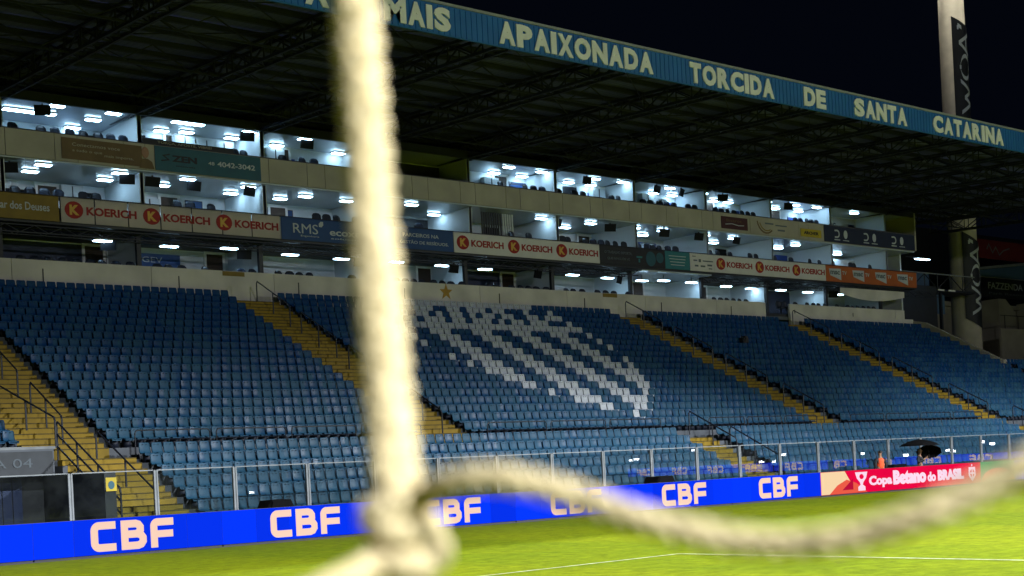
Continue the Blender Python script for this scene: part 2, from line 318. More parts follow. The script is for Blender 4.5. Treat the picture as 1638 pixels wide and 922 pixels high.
# parapet stepping down at the right end, and the low wall behind the corner rows
ew = [(84.2, Y0+TR*k-.5, ZU+RS*k+.75) for k in range(10, 20)]
MB().prism([(84.2, 49.2, 5.5), (84.2, 56, 8.9), (84.2, 56, 10.45), (84.2, 54.9, 10.2), (84.2, 49.2, 7.1)], (.28, 0, 0)).build('end_parapet', 'beige', stand)
MB().box(84.5, UX2, 50.0, 50.2, 6.0, 7.25).build('corner_wall', 'cream', stand)
# vomitory under the left stairs
vom = empty('vomitory', (14, 40, 0), 'dark gate opening under a concrete lintel at the bottom left', 'gate')
MB().box(5, 16.42, 39.75, 41.4, 2.15, 2.92).build('lintel', 'conc', vom)
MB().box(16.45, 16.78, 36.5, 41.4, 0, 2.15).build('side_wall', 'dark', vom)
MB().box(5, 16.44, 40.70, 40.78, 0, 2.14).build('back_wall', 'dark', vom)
for i in range(12): MB().box(12.2+i*.3, 12.2+i*.3+.27, 40.64, 40.68, 0, 2.1).build('door_slat', 'blue' if i < 3 else 'navy', vom)
MB().box(5, 16.5, 39.8, 39.88, 2.92, 3.0).build('coping', 'alu', vom)
sg = empty('sector_sign', (14, 39.7, 2.2), 'grey fabric sector sign reading PORTA 04 hanging over the left gate', 'sign')
MB().box(9.5, 16.36, 39.70, 39.72, 2.2, 2.86).build('panel', 'signdark', sg)
text(MB(), 'PORTA 04', 13.1, 15.75, 2.4, 2.66, 39.70, .0).build('lettering', 'signgrey', sg)

# ------------------------------------------------------------------ seats
def seat_mesh(name, m):
    prof = [(-.395, .262), (-.405, .292), (-.36, .312), (-.18, .296), (-.07, .305), (-.03, .36), (-.012, .46), (.005, .56), (.012, .615), (.018, .635)]
    wds = [.80, .90, .96, .96, .98, 1, 1, 1, .93, .80]; hw = .180; cols = (-1, -.82, 0, .82, 1)
    b = MB()
    for side in (0, 1):
        for i, (y, z) in enumerate(prof):
            for u in cols:
                dip = .02*(1-u*u) if i > 4 else .012*(1-u*u)
                b.v.append((u*hw*wds[i], y+(dip if i > 4 else 0)+(.03 if side and i > 4 else 0), z-(dip if i <= 4 else 0)-(.03 if side and i <= 4 else 0)))
    N = len(prof); K = len(cols); off = N*K
    for i in range(N-1):
        for j in range(K-1):
            a = i*K+j; b.f.append((a, a+1, a+K+1, a+K)); b.f.append((off+a, off+a+K, off+a+K+1, off+a+1))
    for i in range(N-1):
        for j in (0, K-1): a = i*K+j; b.f.append((a, a+K, off+a+K, off+a))
    for j in range(K-1):
        for i in (0, N-1): a = i*K+j; b.f.append((a, a+1, off+a+1, off+a))
    b.mi = [0]*len(b.f)
    b.cur = 1
    for u in (-.075, .045): b.box(u, u+.03, -.012, .004, .565, .583)
    b.box(-.10, .10, -.26, -.06, 0.012, .27)
    return b.mesh(name, [m, 'slot'], True)
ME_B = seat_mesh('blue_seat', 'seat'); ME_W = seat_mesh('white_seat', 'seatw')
WHITE = {1:[(24,1)],2:[(21,2),(26,2)],3:[(19,4),(26,4)],4:[(17,1),(20,3),(26,3),(31,1)],5:[(15,2),(20,3),(26,3),(32,2)],6:[(14,3),(20,3),(26,3),(32,3)],7:[(13,4),(20,3),(26,3),(32,4)],
 8:[(12,1),(14,3),(20,3),(26,3),(32,3),(36,1)],9:[(11,1),(14,3),(20,3),(26,3),(32,3),(37,1)],10:[(14,3),(20,3),(26,3),(32,3)],11:[(10,1),(14,3),(20,3),(26,3),(32,3),(38,1)],12:[(10,1),(14,3),(20,3),(26,3),(32,3),(38,1)],
 13:[(10,1),(14,3),(20,3),(26,3),(32,3),(38,1)],14:[(10,29)],15:[(11,2),(14,1),(16,3),(20,2),(23,3),(27,1),(29,2),(32,3),(38,1)],16:[(12,3),(16,2),(19,1),(21,2),(24,1),(26,2),(29,2),(33,2),(36,3)],17:[(11,1),(17,3),(22,2),(25,3),(29,2),(34,1),(38,1)],18:[(13,24)]}
wset = {(k, c) for k, l in WHITE.items() for a, n in l for c in range(a, a+n)}
def frange(a, b): return [33.6+.41*c for c in range(math.ceil((a-33.6)/.41), math.floor((b-33.6)/.41)+1)]
blue, white = [], []
for k in range(NU):
    y, z = Y0+TR*k, ZU+RS*k
    for seg, (a, b) in enumerate(((11.2, 16.05), (19.15, 31.0), (33.6, 54.2), (56.66, 68.6), (71.26, 84.0), (84.6, 111))):
        if (seg == 0 and k > 9) or (seg == 5 and k > 10): continue
        for i, x in enumerate(frange(a, b)):
            c = round((x-33.6)/.41)
            if seg == 2 and (k, c) in wset: white.append((x, y, z, k, c))
            else: blue.append((x, y, z, 'u', k, i, seg))
for j in range(NL):
    y, z = YL-TR*j, ZL-RS*j
    for seg, (a, b) in enumerate(((19.55, 43.7), (45.95, 69.6), (72.2, 111))):
        for i, x in enumerate(frange(a, b)): blue.append((x, y, z, 'l', j, i, seg))
def dist(s): return s[0]*AX.x+s[1]*AX.y
def shown(s):        # would the camera's frame hold it
    D = dist(s); u = (s[0]*RT.x+s[1]*RT.y)/D*2261; v = (s[2]+.5-1.7)/D*2261; px = 819+u-v*.05; py = 749-u*.05-v
    return 2 < px < 1636 and py < 842-.0628*px-8 and not (560 < px < 690)
near = sorted((s for s in blue if shown(s)), key=dist)[:300]; nset = set(near)
STN = {('u', 0): 'left of the wide stairs', ('u', 1): 'right of the wide stairs', ('l', 0): 'right of the lower stairs'}
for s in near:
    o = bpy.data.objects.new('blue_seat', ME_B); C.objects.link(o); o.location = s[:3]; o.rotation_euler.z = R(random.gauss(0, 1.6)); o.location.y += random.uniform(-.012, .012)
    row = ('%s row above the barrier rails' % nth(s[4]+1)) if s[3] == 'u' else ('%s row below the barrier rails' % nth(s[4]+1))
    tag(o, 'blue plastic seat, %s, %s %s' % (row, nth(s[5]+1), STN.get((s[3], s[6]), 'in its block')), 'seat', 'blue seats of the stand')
cnt = {}
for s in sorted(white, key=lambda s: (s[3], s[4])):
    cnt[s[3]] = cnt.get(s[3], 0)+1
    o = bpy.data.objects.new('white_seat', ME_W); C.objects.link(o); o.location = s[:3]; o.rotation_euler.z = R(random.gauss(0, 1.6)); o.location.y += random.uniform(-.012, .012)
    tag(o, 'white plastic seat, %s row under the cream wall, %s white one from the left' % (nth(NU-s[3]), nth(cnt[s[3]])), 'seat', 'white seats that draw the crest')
rest = np.array([s[:3] for s in blue if s not in nset])
bv = np.array([v.co[:] for v in ME_B.vertices]); nl = np.array([l.vertex_index for l in ME_B.loops]); lt = np.array([p.loop_total for p in ME_B.polygons]); mi = np.array([p.material_index for p in ME_B.polygons])
n = len(rest); me = bpy.data.meshes.new('seat_rows'); rg_ = np.random.default_rng(5); an = rg_.normal(0, .028, n)[:, None]; dy_ = rg_.uniform(-.012, .012, n)[:, None]
B_ = np.stack([bv[None, :, 0]*np.cos(an)-bv[None, :, 1]*np.sin(an), bv[None, :, 0]*np.sin(an)+bv[None, :, 1]*np.cos(an)+dy_, np.repeat(bv[None, :, 2], n, 0)], -1); V = (rest[:, None, :]+B_).reshape(-1, 3)
me.vertices.add(len(V)); me.vertices.foreach_set('co', V.ravel().astype(np.float32))
LI = (nl[None]+(np.arange(n)*len(bv))[:, None]).ravel(); me.loops.add(len(LI)); me.loops.foreach_set('vertex_index', LI.astype(np.int32))
LT = np.tile(lt, n); me.polygons.add(len(LT)); me.polygons.foreach_set('loop_start', np.concatenate(([0], np.cumsum(LT)[:-1])).astype(np.int32)); me.polygons.foreach_set('loop_total', LT.astype(np.int32))
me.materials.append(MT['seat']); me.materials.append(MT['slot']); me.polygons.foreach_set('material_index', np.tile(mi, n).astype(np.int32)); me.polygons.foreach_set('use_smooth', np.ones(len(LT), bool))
me.update(calc_edges=True); me.validate()
tag(link('seat_rows', me), 'remaining rows of blue plastic seats filling the terraces', 'seats', None, 'stuff')

bg_ = empty('backpack', (60.8, 51.3, 7.65), 'small black bag left on a seat between the two right staircases', 'bag')
child('sack', MB().prism([(-.22, 0, .33), (.22, 0, .33), (.2, 0, .6), (.1, 0, .72), (-.1, 0, .72), (-.2, 0, .6)], (0, -.28, 0)).mesh('sack', 'black'), bg_); child('strap', MB().tube([(-.1, -.3, .4), (-.12, -.36, .55), (-.08, -.3, .68)], .02, 6).mesh('strap', 'black'), bg_)
# ------------------------------------------------------------------ handrails on the stairs and barrier rails
def handrail(x, ya, za, yb, zb, h, label, group, posts=3, bars=1):
    o = empty('handrail', (x, (ya+yb)/2, (za+zb)/2), label, 'handrail', group)
    for b in range(bars):
        hh = h*(1-b*.32); e = .02
        pth = [(x, ya, za+hh), (x, yb, zb+hh)]
        if b == 0: pth = [(x, ya, za+hh-.12), (x, ya+.05, za+hh)]+[(x, yb-.06, zb+hh), (x, yb, zb+hh-.1)]
        MB().tube(pth, .03, 6).build('rail', 'rail', o)
    for i in range(posts):
        t = i/(posts-1); y = ya+(yb-ya)*t; z = za+(zb-za)*t; MB().tube([(x, y, z), (x, y, z+h-(.1 if i in (0, posts-1) else 0))], .03, 6).build('post', 'rail', o)
for nm, x0, x1 in (('the wide left stairs', 16.3, 18.9), ('the stairs left of the crest', 31.2, 33.35), ('the stairs right of the crest', 54.4, 56.3), ('the stairs below the wall gap', 68.8, 70.9)):
    for q, (ka, kb) in enumerate(((.3, 3.6), (5, 8.6), (9.8, 13.4), (14.6, 18.3))):
        f = lambda k: (Y0+TR*k-.34, ZU+RS*k)
        (ya, za), (yb, zb) = f(ka), f(kb)
        handrail((x0+x1)/2, ya, za-.05, yb, zb-.05, 1.0, 'dark tubular handrail, %s from the bottom on %s' % (nth(q+1), nm), 'handrails on the stairs')
handrail(17.02, 36.75, .55, 40.9, 2.6, 1.15, 'dark three bar guard rail beside the gate at the left', 'guard rails of the lower stairs', 4, 3)
handrail(18.1, 36.75, .6, 40.6, 2.5, .95, 'dark handrail down the lower left stairs', 'guard rails of the lower stairs')
handrail(45.2, 38.7, 1.5, 41.3, 2.75, 1.0, 'dark handrail over the short stairs below the crest', 'guard rails of the lower stairs')
handrail(45.85, 37.0, .7, 39.6, 2.0, 1.0, 'dark low handrail right of the short stairs below the crest', 'guard rails of the lower stairs')
handrail(71.2, 38.6, 1.5, 41.2, 2.75, 1.0, 'dark handrail over the short stairs at the right edge', 'guard rails of the lower stairs')
handrail(16.6, 40.0, 2.95, 44.3, 4.2, .9, 'dark handrail above the gate sign at the left edge', 'guard rails of the lower stairs')
nb = 0
for a, b in ((19.6, 31.0), (33.9, 43.6), (46.4, 54.2), (56.6, 68.4), (72.3, 84)):
    m_ = max(1, round((b-a)/2.9)); wd = (b-a)/m_
    for i in range(m_):
        x0 = a+i*wd+.12; x1 = x0+wd-.24; zt = 3.47; nb += 1
        o = empty('barrier_rail', ((x0+x1)/2, 41.35, 2.55), 'low dark tubular barrier in front of the upper block, %s from the left' % nth(nb), 'barrier', 'barrier rails along the walkway')
        MB().tube([(x0, 41.35, 2.55), (x0, 41.35, zt-.1), (x0+.03, 41.35, zt-.03), (x0+.1, 41.35, zt), (x1-.1, 41.35, zt), (x1-.03, 41.35, zt-.03), (x1, 41.35, zt-.1), (x1, 41.35, 2.55)], .022, 6).build('hoop', 'rail', o)
        MB().tube([(x0, 41.35, zt-.3), (x1, 41.35, zt-.3)], .016, 6).build('bar', 'rail', o)

# ------------------------------------------------------------------ hospitality boxes
bld = empty('box_building', (53, 58, 0), 'three tiers of lit hospitality boxes behind the cream wall', 'building')
XA, XB, YF, YB = 9.6, 85.0, 56.05, 59.9
LEV = [(10.3, 11.1, 12.62), (12.82, 13.78, 15.2), (15.4, 16.38, 17.72)]      # floor, parapet top, ceiling
PX = [21.72+6.05*i for i in range(-2, 11)]
MB().box(XA, XB, YB, YB+.2, 9.3, 18).build('back_wall', 'white', bld)
Y3 = 58.7
MB().box(27.85, XB, Y3, Y3+.12, 15.4, 17.719).build('back_wall', 'white', bld)
MB().box(XA, XB, 55.98, YB, 12.62, 12.82).build('floor_slab', 'dark', bld)
MB().box(XA, XB, 55.98, YB, 15.28, 15.4).build('floor_slab', 'ceil', bld)
MB().box(XA, XB, 56.0, YB, 15.2, 15.277).build('ceiling', 'ceil', bld)
MB().box(XA, XB, YF, YB, 17.72, 17.86).build('ceiling', 'ceil', bld)
MB().box(XA, XB, 55.9, 56.05, 17.60, 17.98).build('edge_beam', 'dark', bld)
MB().box(XA, XB, 56.0, YB, 10.1, 10.3).build('floor_slab', 'conc', bld)
MB().box(XB, XB+.15, 55.9, YB, 15.3, 17.9).build('end_wall', 'beige', bld)
MB().box(XB, XB+.15, 57.2, YB, 9.3, 15.3).build('end_wall', 'grey', bld)
for li, (fl, pt, ce) in enumerate(LEV):
    for i, x in enumerate(PX):
        if x > 84: continue
        m_ = 'white'
        MB().box(x-.07, x+.07, YF+.3+(.6 if li == 0 else 0), YB, fl, ce-.002).build('partition', m_, bld)
        MB().box(x-.1, x+.1, YF+(.88 if li == 0 else .3), YF+(1.06 if li == 0 else .48), fl, ce).build('column', 'dark' if li == 0 else 'white', bld)
# wall panels of other colours on the back walls
def panel(x0, x1, li, m_, z1=None, y=None, name='wall_cladding'): MB().box(x0, x1, (y or (Y3 if li == 2 and x0 > 27.8 else YB))-.03, (y or (Y3 if li == 2 and x0 > 27.8 else YB))-.002, LEV[li][0], z1 or LEV[li][2]-.05).build(name, m_, bld)
panel(21.8, 27.1, 2, 'navy', 17.35); panel(39.9, 46, 2, 'dark'); panel(33.9, 37, 2, 'blue', 17.2)
for x in (52.0+6.05*i for i in range(5)):
    if x+3 < 80: panel(x+4.6, x+5.8, 2, 'blue', 17.3)
panel(50.8, 51.9, 2, 'navy', 17.4); panel(61.2, 63.3, 1, 'blue', 15.0); panel(74.2, 76.0, 1, 'blue', 15.0); panel(76.4, 84.9, 2, 'beige'); panel(42.6, 48.6, 1, 'dark', 15.1)
for i, x in enumerate(PX[1:-1]):
    if i != 7: panel(x+.1, x+5.9, 0, 'grey' if i % 4 != 1 else 'bnight', 12.55)
for i in range(14): MB().box(47.2+i*.16, 47.28+i*.16, 57.0, 57.05, 12.83, 15.19).build('shutter_slat', 'grey' if i > 8 else 'dark', bld)
MB().box(58.1, 64.0, 56.1, YB-.01, 12.55, 12.618).build('ceiling', 'ceil', bld)
# doors
def door(x, li, y=None, h=2.2):
    y = y or (Y3 if li == 2 else YB); z = LEV[li][0]; d = MB().box(x-.42, x+.42, y-.09, y-.034, z, z+h).build('door', 'door', bld)
    f = MB(); f.box(x-.55, x-.425, y-.11, y-.032, z, z+h+.12); f.box(x+.425, x+.55, y-.11, y-.032, z, z+h+.12); f.box(x-.425, x+.425, y-.11, y-.032, z+h, z+h+.12)
    f.build('frame', 'frame', d); MB().box(x+.3, x+.36, y-.12, y-.091, z+1, z+1.06).build('handle', 'alu', d)
for x in (25.0, 30.8, 36.6, 42.2, 54.6, 57.2, 59.9, 65.2, 71.2, 74.0): door(x, 1)
for x in (30.6, 36.2, 50.0, 57.4, 66.9, 73.4, 78.4): door(x, 2)
for x in (27.0, 33.0, 40.6, 45.4, 51.2, 61.5, 67.2): door(x, 0)
# exposed lattice under the second tier's overhang
for i, x in enumerate(PX):
    if x > 83 or 57 < x < 59: continue
    t = MB(); n_ = 10; L_ = 6.05
    for yy in (56.35, 56.95):
        t.beam((x, yy, 12.58), (x+L_, yy, 12.58), .025); t.beam((x, yy, 12.28), (x+L_, yy, 12.28), .025)
        for q in range(n_): t.beam((x+L_*q/n_, yy, 12.28 if q % 2 else 12.58), (x+L_*(q+1)/n_, yy, 12.58 if q % 2 else 12.28), .014)
    t.build('lattice_girder', 'steel', bld)
# parapets: beige concrete panels on the top tier, railing or solid on the others
xs = [XA]
while xs[-1] < XB-.5: xs.append(min(XB, xs[-1]+(2.05 if len(xs) % 2 else .98)))
for a, b in zip(xs, xs[1:]): MB().box(a+.014, b-.014, 55.9, 56.04, 15.26, 16.36).build('parapet_panel', 'beige', bld)
MB().box(XA, XB, 55.88, 56.06, 16.362, 16.40).build('coping', 'dark', bld)
MB().box(34.3, XB, 55.92, 56.04, 12.75, 13.74).build('parapet_panel', 'grey', bld)
MB().box(XA, 23.8, 55.92, 56.04, 12.75, 13.74).build('parapet_panel', 'grey', bld)
MB().box(XA, XB, 55.86, 56.06, 13.742, 13.79).build('coping', 'dark', bld)
gr = MB()
for i in range(8): gr.box(23.9+i*1.45, 23.94+i*1.45, 55.96, 56.0, 12.82, 13.742)
gr.build('railing', 'dark', bld)

# ceiling lamps
L3 = [(23.6,57.9,2.2),(24.2,56.5),(26.2,59.6),(26.4,57.9),(26.7,56.5),(29.8,59.0),(30.9,58.0),(30.2,56.5,1.5),(33.2,58.0),(33.3,56.6),(35.8,58.3),(36.3,56.6),(39.3,58.6),(49.3,58.4),(49.1,56.8),(51.3,58.5),(53.1,58.5),(51.5,56.9),(54.8,58.7),(56.5,58.8),(55.5,56.9),(57.6,56.8),(61.7,58.9),(63.3,58.7),(61.5,56.8),(64.6,57.0),(67.1,58.6),(68.4,58.6),(70.7,58.6),(70.6,57.0),(73.0,58.4),(73.3,56.9),(75.4,58.4),(75.4,56.8),(79.7,57.0)]
L2 = [(23.5,57.9),(23.5,56.5),(26.9,58.1),(26.9,56.6),(29.6,58.1),(30.0,56.4),(33.2,58.3),(33.2,56.7),(35.9,58.4),(36.7,57.4),(39.1,57.5),(42.6,56.9),(45.3,58.6),(52.8,58.7),(51.4,57.0),(54.6,58.6),(55.1,57.0),(58.6,58.8),(58.6,57.0),(60.9,58.6),(60.9,57.0),(64.6,58.4),(64.6,57.0),(67.4,58.8),(67.3,57.1),(70.9,58.9),(70.6,57.2),(73.4,58.5),(73.5,57.2),(76.7,58.5),(76.7,57.2),(79.8,58.6)]
L1 = [(26.1,56.9),(29.3,57.1),(32.0,56.6),(35.5,57.1),(38.5,57.3),(41.6,57.1),(44.6,57.2),(47.6,57.4),(53.8,57.3),(56.7,57.5),(59.6,57.6),(60.9,57.1),(63.3,57.1),(67.0,57.6),(69.6,57.8),(72.3,57.6),(75.2,57.7),(78.6,57.8)]
def lamp_meshes(w_): return MB().box(-w_/2-.03, w_/2+.03, -.17, .17, -.05, 0).mesh('housing', 'housing'), MB().box(-w_/2, w_/2, -.14, .14, -.085, -.052).mesh('diffuser', 'lamp')
LM = {w_: lamp_meshes(w_) for w_ in (.62, .75, 1.5, 2.2)}
for li, (lst, zc, nm) in enumerate(((L1, 12.30, 'lower'), (L2, 15.198, 'middle'), (L3, 17.718, 'top'))):
    for i, q in enumerate(sorted(lst)):
        o = empty('ceiling_lamp', (q[0], min(q[1], 58.3) if li == 2 and q[0] > 28 else q[1], zc), 'lit white ceiling lamp in the %s tier of boxes, %s from the left' % (nm, nth(i+1)), 'lamp', 'ceiling lamps in the boxes')
        h, d = LM[q[2] if len(q) > 2 else (.62 if li else .75)]
        child('housing', h, o); child('diffuser', d, o)
        if li == 0: child('hanger', MB().box(-.02, .02, -.02, .02, 0, .3).mesh('hanger', 'dark'), o)
o = empty('corridor_lamp', (87.0, 56.7, 15.0), 'lit white lamp outside the right end of the boxes', 'lamp'); child('housing', LM[1.5][0], o); child('diffuser', LM[1.5][1], o); child('arm', MB().box(-2, 0, -.03, .03, 0, .06).mesh('arm', 'dark'), o)

# televisions hanging by the partitions
tvm = MB().prism([(-.33, .06, -.46), (.33, .06, -.46), (.33, -.05, -.05), (-.33, -.05, -.05)], (0, .07, .02)).mesh('screen', 'screen'); tvb = MB().box(-.03, .03, .02, .08, -.3, .03).mesh('bracket', 'black')
for li, lst in ((2, [(23.6, 'navy'), (33.2, ''), (36.4, ''), (54.6, ''), (60.2, ''), (62.3, ''), (65.9, ''), (72.2, '')]), (1, [(22.1, ''), (27.2, ''), (28.4, ''), (30.4, ''), (33.2, ''), (52.3, ''), (56.2, ''), (60.6, ''), (63.6, ''), (67.0, '')]), (0, [(26.4, ''), (33.0, ''), (39.4, ''), (45.2, ''), (51.0, ''), (57.2, ''), (77.0, '')])):
    for i, (x, _) in enumerate(lst):
        o = empty('television', (x, 56.55 if li else 57.0, LEV[li][2]-.03-(.25 if li == 0 else 0)), 'black tilted television hanging in the %s tier, %s from the left' % (('lower', 'middle', 'top')[li], nth(i+1)), 'television', 'televisions hanging in the boxes', R(-25+10*(i % 6)))
        child('screen', tvm, o); child('bracket', tvb, o)
# chairs behind the parapets
def chair_parts():
    b = MB(); prof = [(.02, .45), (.05, .60), (.08, .80), (.10, .92)]; w_ = [.21, .23, .22, .14]
    b.v += [(u*w_[i], y-.04*abs(u)+s*.035, z-(.03*abs(u) if i == 3 else 0)) for s in (0, 1) for i, (y, z) in enumerate(prof) for u in (-1, -.5, 0, .5, 1)]
    for i in range(3):
        for j in range(4): a = i*5+j; b.f += [(a, a+1, a+6, a+5), (20+a, 20+a+5, 20+a+6, 20+a+1)]
    for j in range(4): b.f.append((15+j, 16+j, 36+j, 35+j))
    for i in range(3):
        for j in (0, 4): a = i*5+j; b.f.append((a, a+5, a+25, a+20))
    b.mi = [0]*len(b.f)
    return b.mesh('backrest', 'chair', True), MB().box(-.22, .22, -.42, .04, .42, .47).mesh('seat', 'chair'), MB().box(-.03, .03, -.22, -.16, .03, .42).box(-.22, .22, -.40, .0, 0, .03).mesh('base', 'black')
CB, CS, CG = chair_parts()
nc = [0, 0, 0]
def chair(x, li, y, z):
    nc[li] += 1
    o = empty('box_chair', (x, y, z), 'dark chair behind the parapet of the %s tier, %s from the left' % (('lower', 'middle', 'top')[li], nth(nc[li])), 'chair', 'chairs in the boxes', R(random.uniform(-14, 14)))
    child('backrest', CB, o); child('seat', CS, o); child('base', CG, o)
for li in (0, 1, 2):
    z = LEV[li][1]-.42-(.2 if li == 0 else 0); MB().box(XA, XB, 56.35 if li else 56.1, 57.5, LEV[li][0]+.003, z).build('platform', 'dark', bld)
    for x in PX[2 if li else 1:]:
        if x > 80: continue
        t = x+.7
        while t < x+5.6:
            if random.random() < (.8 if li == 0 else .66) and not (li == 2 and (38 < t < 48 or t > 76)) and not (li == 1 and 43 < t < 49) and not (li == 0 and (58.5 < t < 64 or 68 < t < 70.6)): chair(t, li, 56.75+random.uniform(-.05, .1)-(.15 if li == 0 else 0), z)
            t += random.uniform(.52, .66)

# things fixed to the box walls
WM = {'picture': (MB().box(-.45, .45, -.03, 0, -.3, .3).mesh('picture_frame', 'black'), MB().box(-.41, .41, -.036, -.031, -.26, .26).mesh('print', 'bnavy')),
      'wall_screen': (MB().box(-.5, .5, -.06, 0, -.3, .3).mesh('bezel', 'black'), MB().box(-.47, .47, -.066, -.061, -.27, .27).mesh('screen', 'screen')),
      'wall_cabinet': (MB().box(-.5, .5, -.35, 0, -.35, .35).mesh('carcass', 'grey'), MB().box(-.02, .02, -.38, -.351, -.3, .3).mesh('handle', 'dark'))}
rw = random.Random(3); nw = {}
for li, nm in ((1, 'middle'), (2, 'top')):
    for x in PX[2:]:
        for d in (.9, 1.9, 3.2, 4.3, 5.2):
            if rw.random() < .5 or x+d > 76 or (38 < x+d < 49): continue
            kd = rw.choice(list(WM)); yw = YB if li == 1 or x < 27 else Y3; nw[(kd, nm)] = nw.get((kd, nm), 0)+1
            o = empty(kd, (x+d, yw-.04, LEV[li][2]-rw.uniform(.45, .75)), '%s, back wall of the %s tier, %s such from the left' % ({'picture': 'dark blue framed picture', 'wall_screen': 'flat black screen', 'wall_cabinet': 'grey wall cabinet'}[kd], nm, nth(nw[(kd, nm)])), {'picture': 'picture', 'wall_screen': 'screen', 'wall_cabinet': 'cabinet'}[kd], {'picture': 'pictures on the box walls', 'wall_screen': 'screens on the box walls', 'wall_cabinet': 'cabinets on the box walls'}[kd])
            a, b_ = WM[kd]; child(a.name.split('.')[0], a, o); child(b_.name.split('.')[0], b_, o)
# ------------------------------------------------------------------ banners on the parapets
def banner(name, x0, x1, z0, z1, m_, label, y=55.86, parts=1, gap=.0):
    o = empty(name, ((x0+x1)/2, y, z0), label, 'banner', 'banners on the box parapets')
    wd = (x1-x0)/parts
    for i in range(parts): MB().box(x0+i*wd+gap, x0+(i+1)*wd-gap, y, y+.02, z0, z1).build('sheet', m_, o)
    return o
Z0, Z1 = 12.72, 13.77
def koerich(x0, x1, label, m_='kwhite', parts=1, gap=0.):
    o = banner('banner', x0, x1, Z0, Z1, m_, label, parts=parts, gap=gap); wd = (x1-x0)/3
    for i in range(3):
        a = x0+i*wd+.12; d = MB().disc((a+.46, 55.858, 13.25), .40, .36).build('roundel', 'kred', o)
        text(MB(), 'K', a+.26, a+.68, 13.04, 13.46, 55.845, .05).build('letter', 'kgold', d)
        text(MB(), 'KOERICH', a+1.0, a+wd-.24, 13.07, 13.42, 55.858, .035).build('lettering', 'kred', o)
def letters(o, m_, *items):
    for body, xa, xb, za, zb, bold in items: text(MB(), body, xa, xb, za, zb, 55.858, bold).build('lettering', m_, o)
o = banner('banner', 12, 23.8, Z0, Z1, 'olive', 'olive banner with pale words at the far left of the middle parapet'); letters(o, 'bpale', ('tar dos Deuses', 21.25, 23.4, 13.1, 13.42, .012))
koerich(23.86, 34.28, 'glowing white banner with three red roundels, left of the blue one', 'ksheet', 7, .03)
o = banner('banner', 34.32, 44.33, Z0, Z1, 'bnavy', 'blue banner with white lettering crossed by the blurred rope')
letters(o, 'bpale', ('RMS', 34.95, 36.3, 13.05, 13.5, .0), ('Engenharia', 35.35, 36.35, 12.88, 12.98, 0), ('ecoxefi', 36.95, 39.0, 13.05, 13.38, .02), ('solucoes', 37.0, 38.9, 12.88, 12.96, 0), ('PARCEIROS NA', 41.2, 43.4, 13.32, 13.5, .01), ('GESTÃO DE RESÍDUOS.', 41.0, 44.0, 12.98, 13.17, .01))
MB().prism([(36.36, 55.858, 13.42), (36.5, 55.858, 13.40), (36.6, 55.858, 13.5), (36.6, 55.858, 13.66), (36.46, 55.858, 13.66), (36.36, 55.858, 13.56)], (0, -.012, 0)).build('leaf_mark', 'bpale', o)
koerich(44.37, 54.55, 'white banner with three red roundels under the dark middle boxes')
o = banner('banner', 54.58, 59.78, Z0, Z1, 'bdark', 'black banner with two faint lines of pale text')
letters(o, 'signgrey', ('O TRABALHO IMPORTA,', 54.95, 57.1, 13.3, 13.48, .01), ('QUE NINGUÉM VÊ', 55.15, 56.9, 12.98, 13.16, .01))
MB().box(57.45, 57.9, 55.847, 55.858, 13.2, 13.3).box(57.6, 57.72, 55.847, 55.858, 12.95, 13.15).build('figure_print', 'bteal', o); MB().disc((58.6, 55.858, 13.2), .4, .42).build('figure_print', 'bteal2', o); MB().disc((59.35, 55.858, 13.3), .3, .3).build('figure_print', 'bteal2', o)
o = banner('banner', 59.8, 61.88, Z0, Z1, 'bteal', 'teal banner with four lines of small pale text')
for i in range(4): MB().box(60.1+.05*i, 61.55-.05*i, 55.85, 55.859, 13.46-.17*i, 13.50-.17*i).build('text_line', 'bpale', o)
o = banner('banner', 61.9, 64.0, Z0, Z1, 'kwhite', 'off-white banner with small grey sponsor marks')
for x, z, a, b in ((62.1, 13.55, .3, .05), (62.2, 13.3, .32, .08), (62.65, 13.25, .2, .18), (63.0, 13.3, .9, .07), (62.3, 12.98, .3, .1), (62.8, 12.97, .4, .1), (63.4, 13.05, .4, .1), (63.5, 12.87, .3, .06)): MB().box(x, x+a, 55.85, 55.859, z, z+b).build('sponsor_mark', 'signgrey', o)
koerich(64.02, 74.75, 'white banner with three red roundels between sponsor marks and orange banner')
o = banner('banner', 74.78, 84.9, Z0, Z1, 'orange', 'orange banner with four white slanted shields at the right end')
for i in range(4):
    a = 75.1+i*2.5
    MB().prism([(a, 55.858, 13.55), (a+1.25, 55.858, 13.58), (a+1.25, 55.858, 12.84), (a+.1, 55.858, 13.12)], (0, -.012, 0)).build('shield', 'bpale', o)
    text(MB(), 'msc', a+.12, a+1.12, 13.18, 13.42, 55.846, .03).build('lettering', 'signgrey', o); text(MB(), 'TV', a+1.38, a+1.85, 13.2, 13.44, 55.858, .02).build('lettering', 'bpale', o)
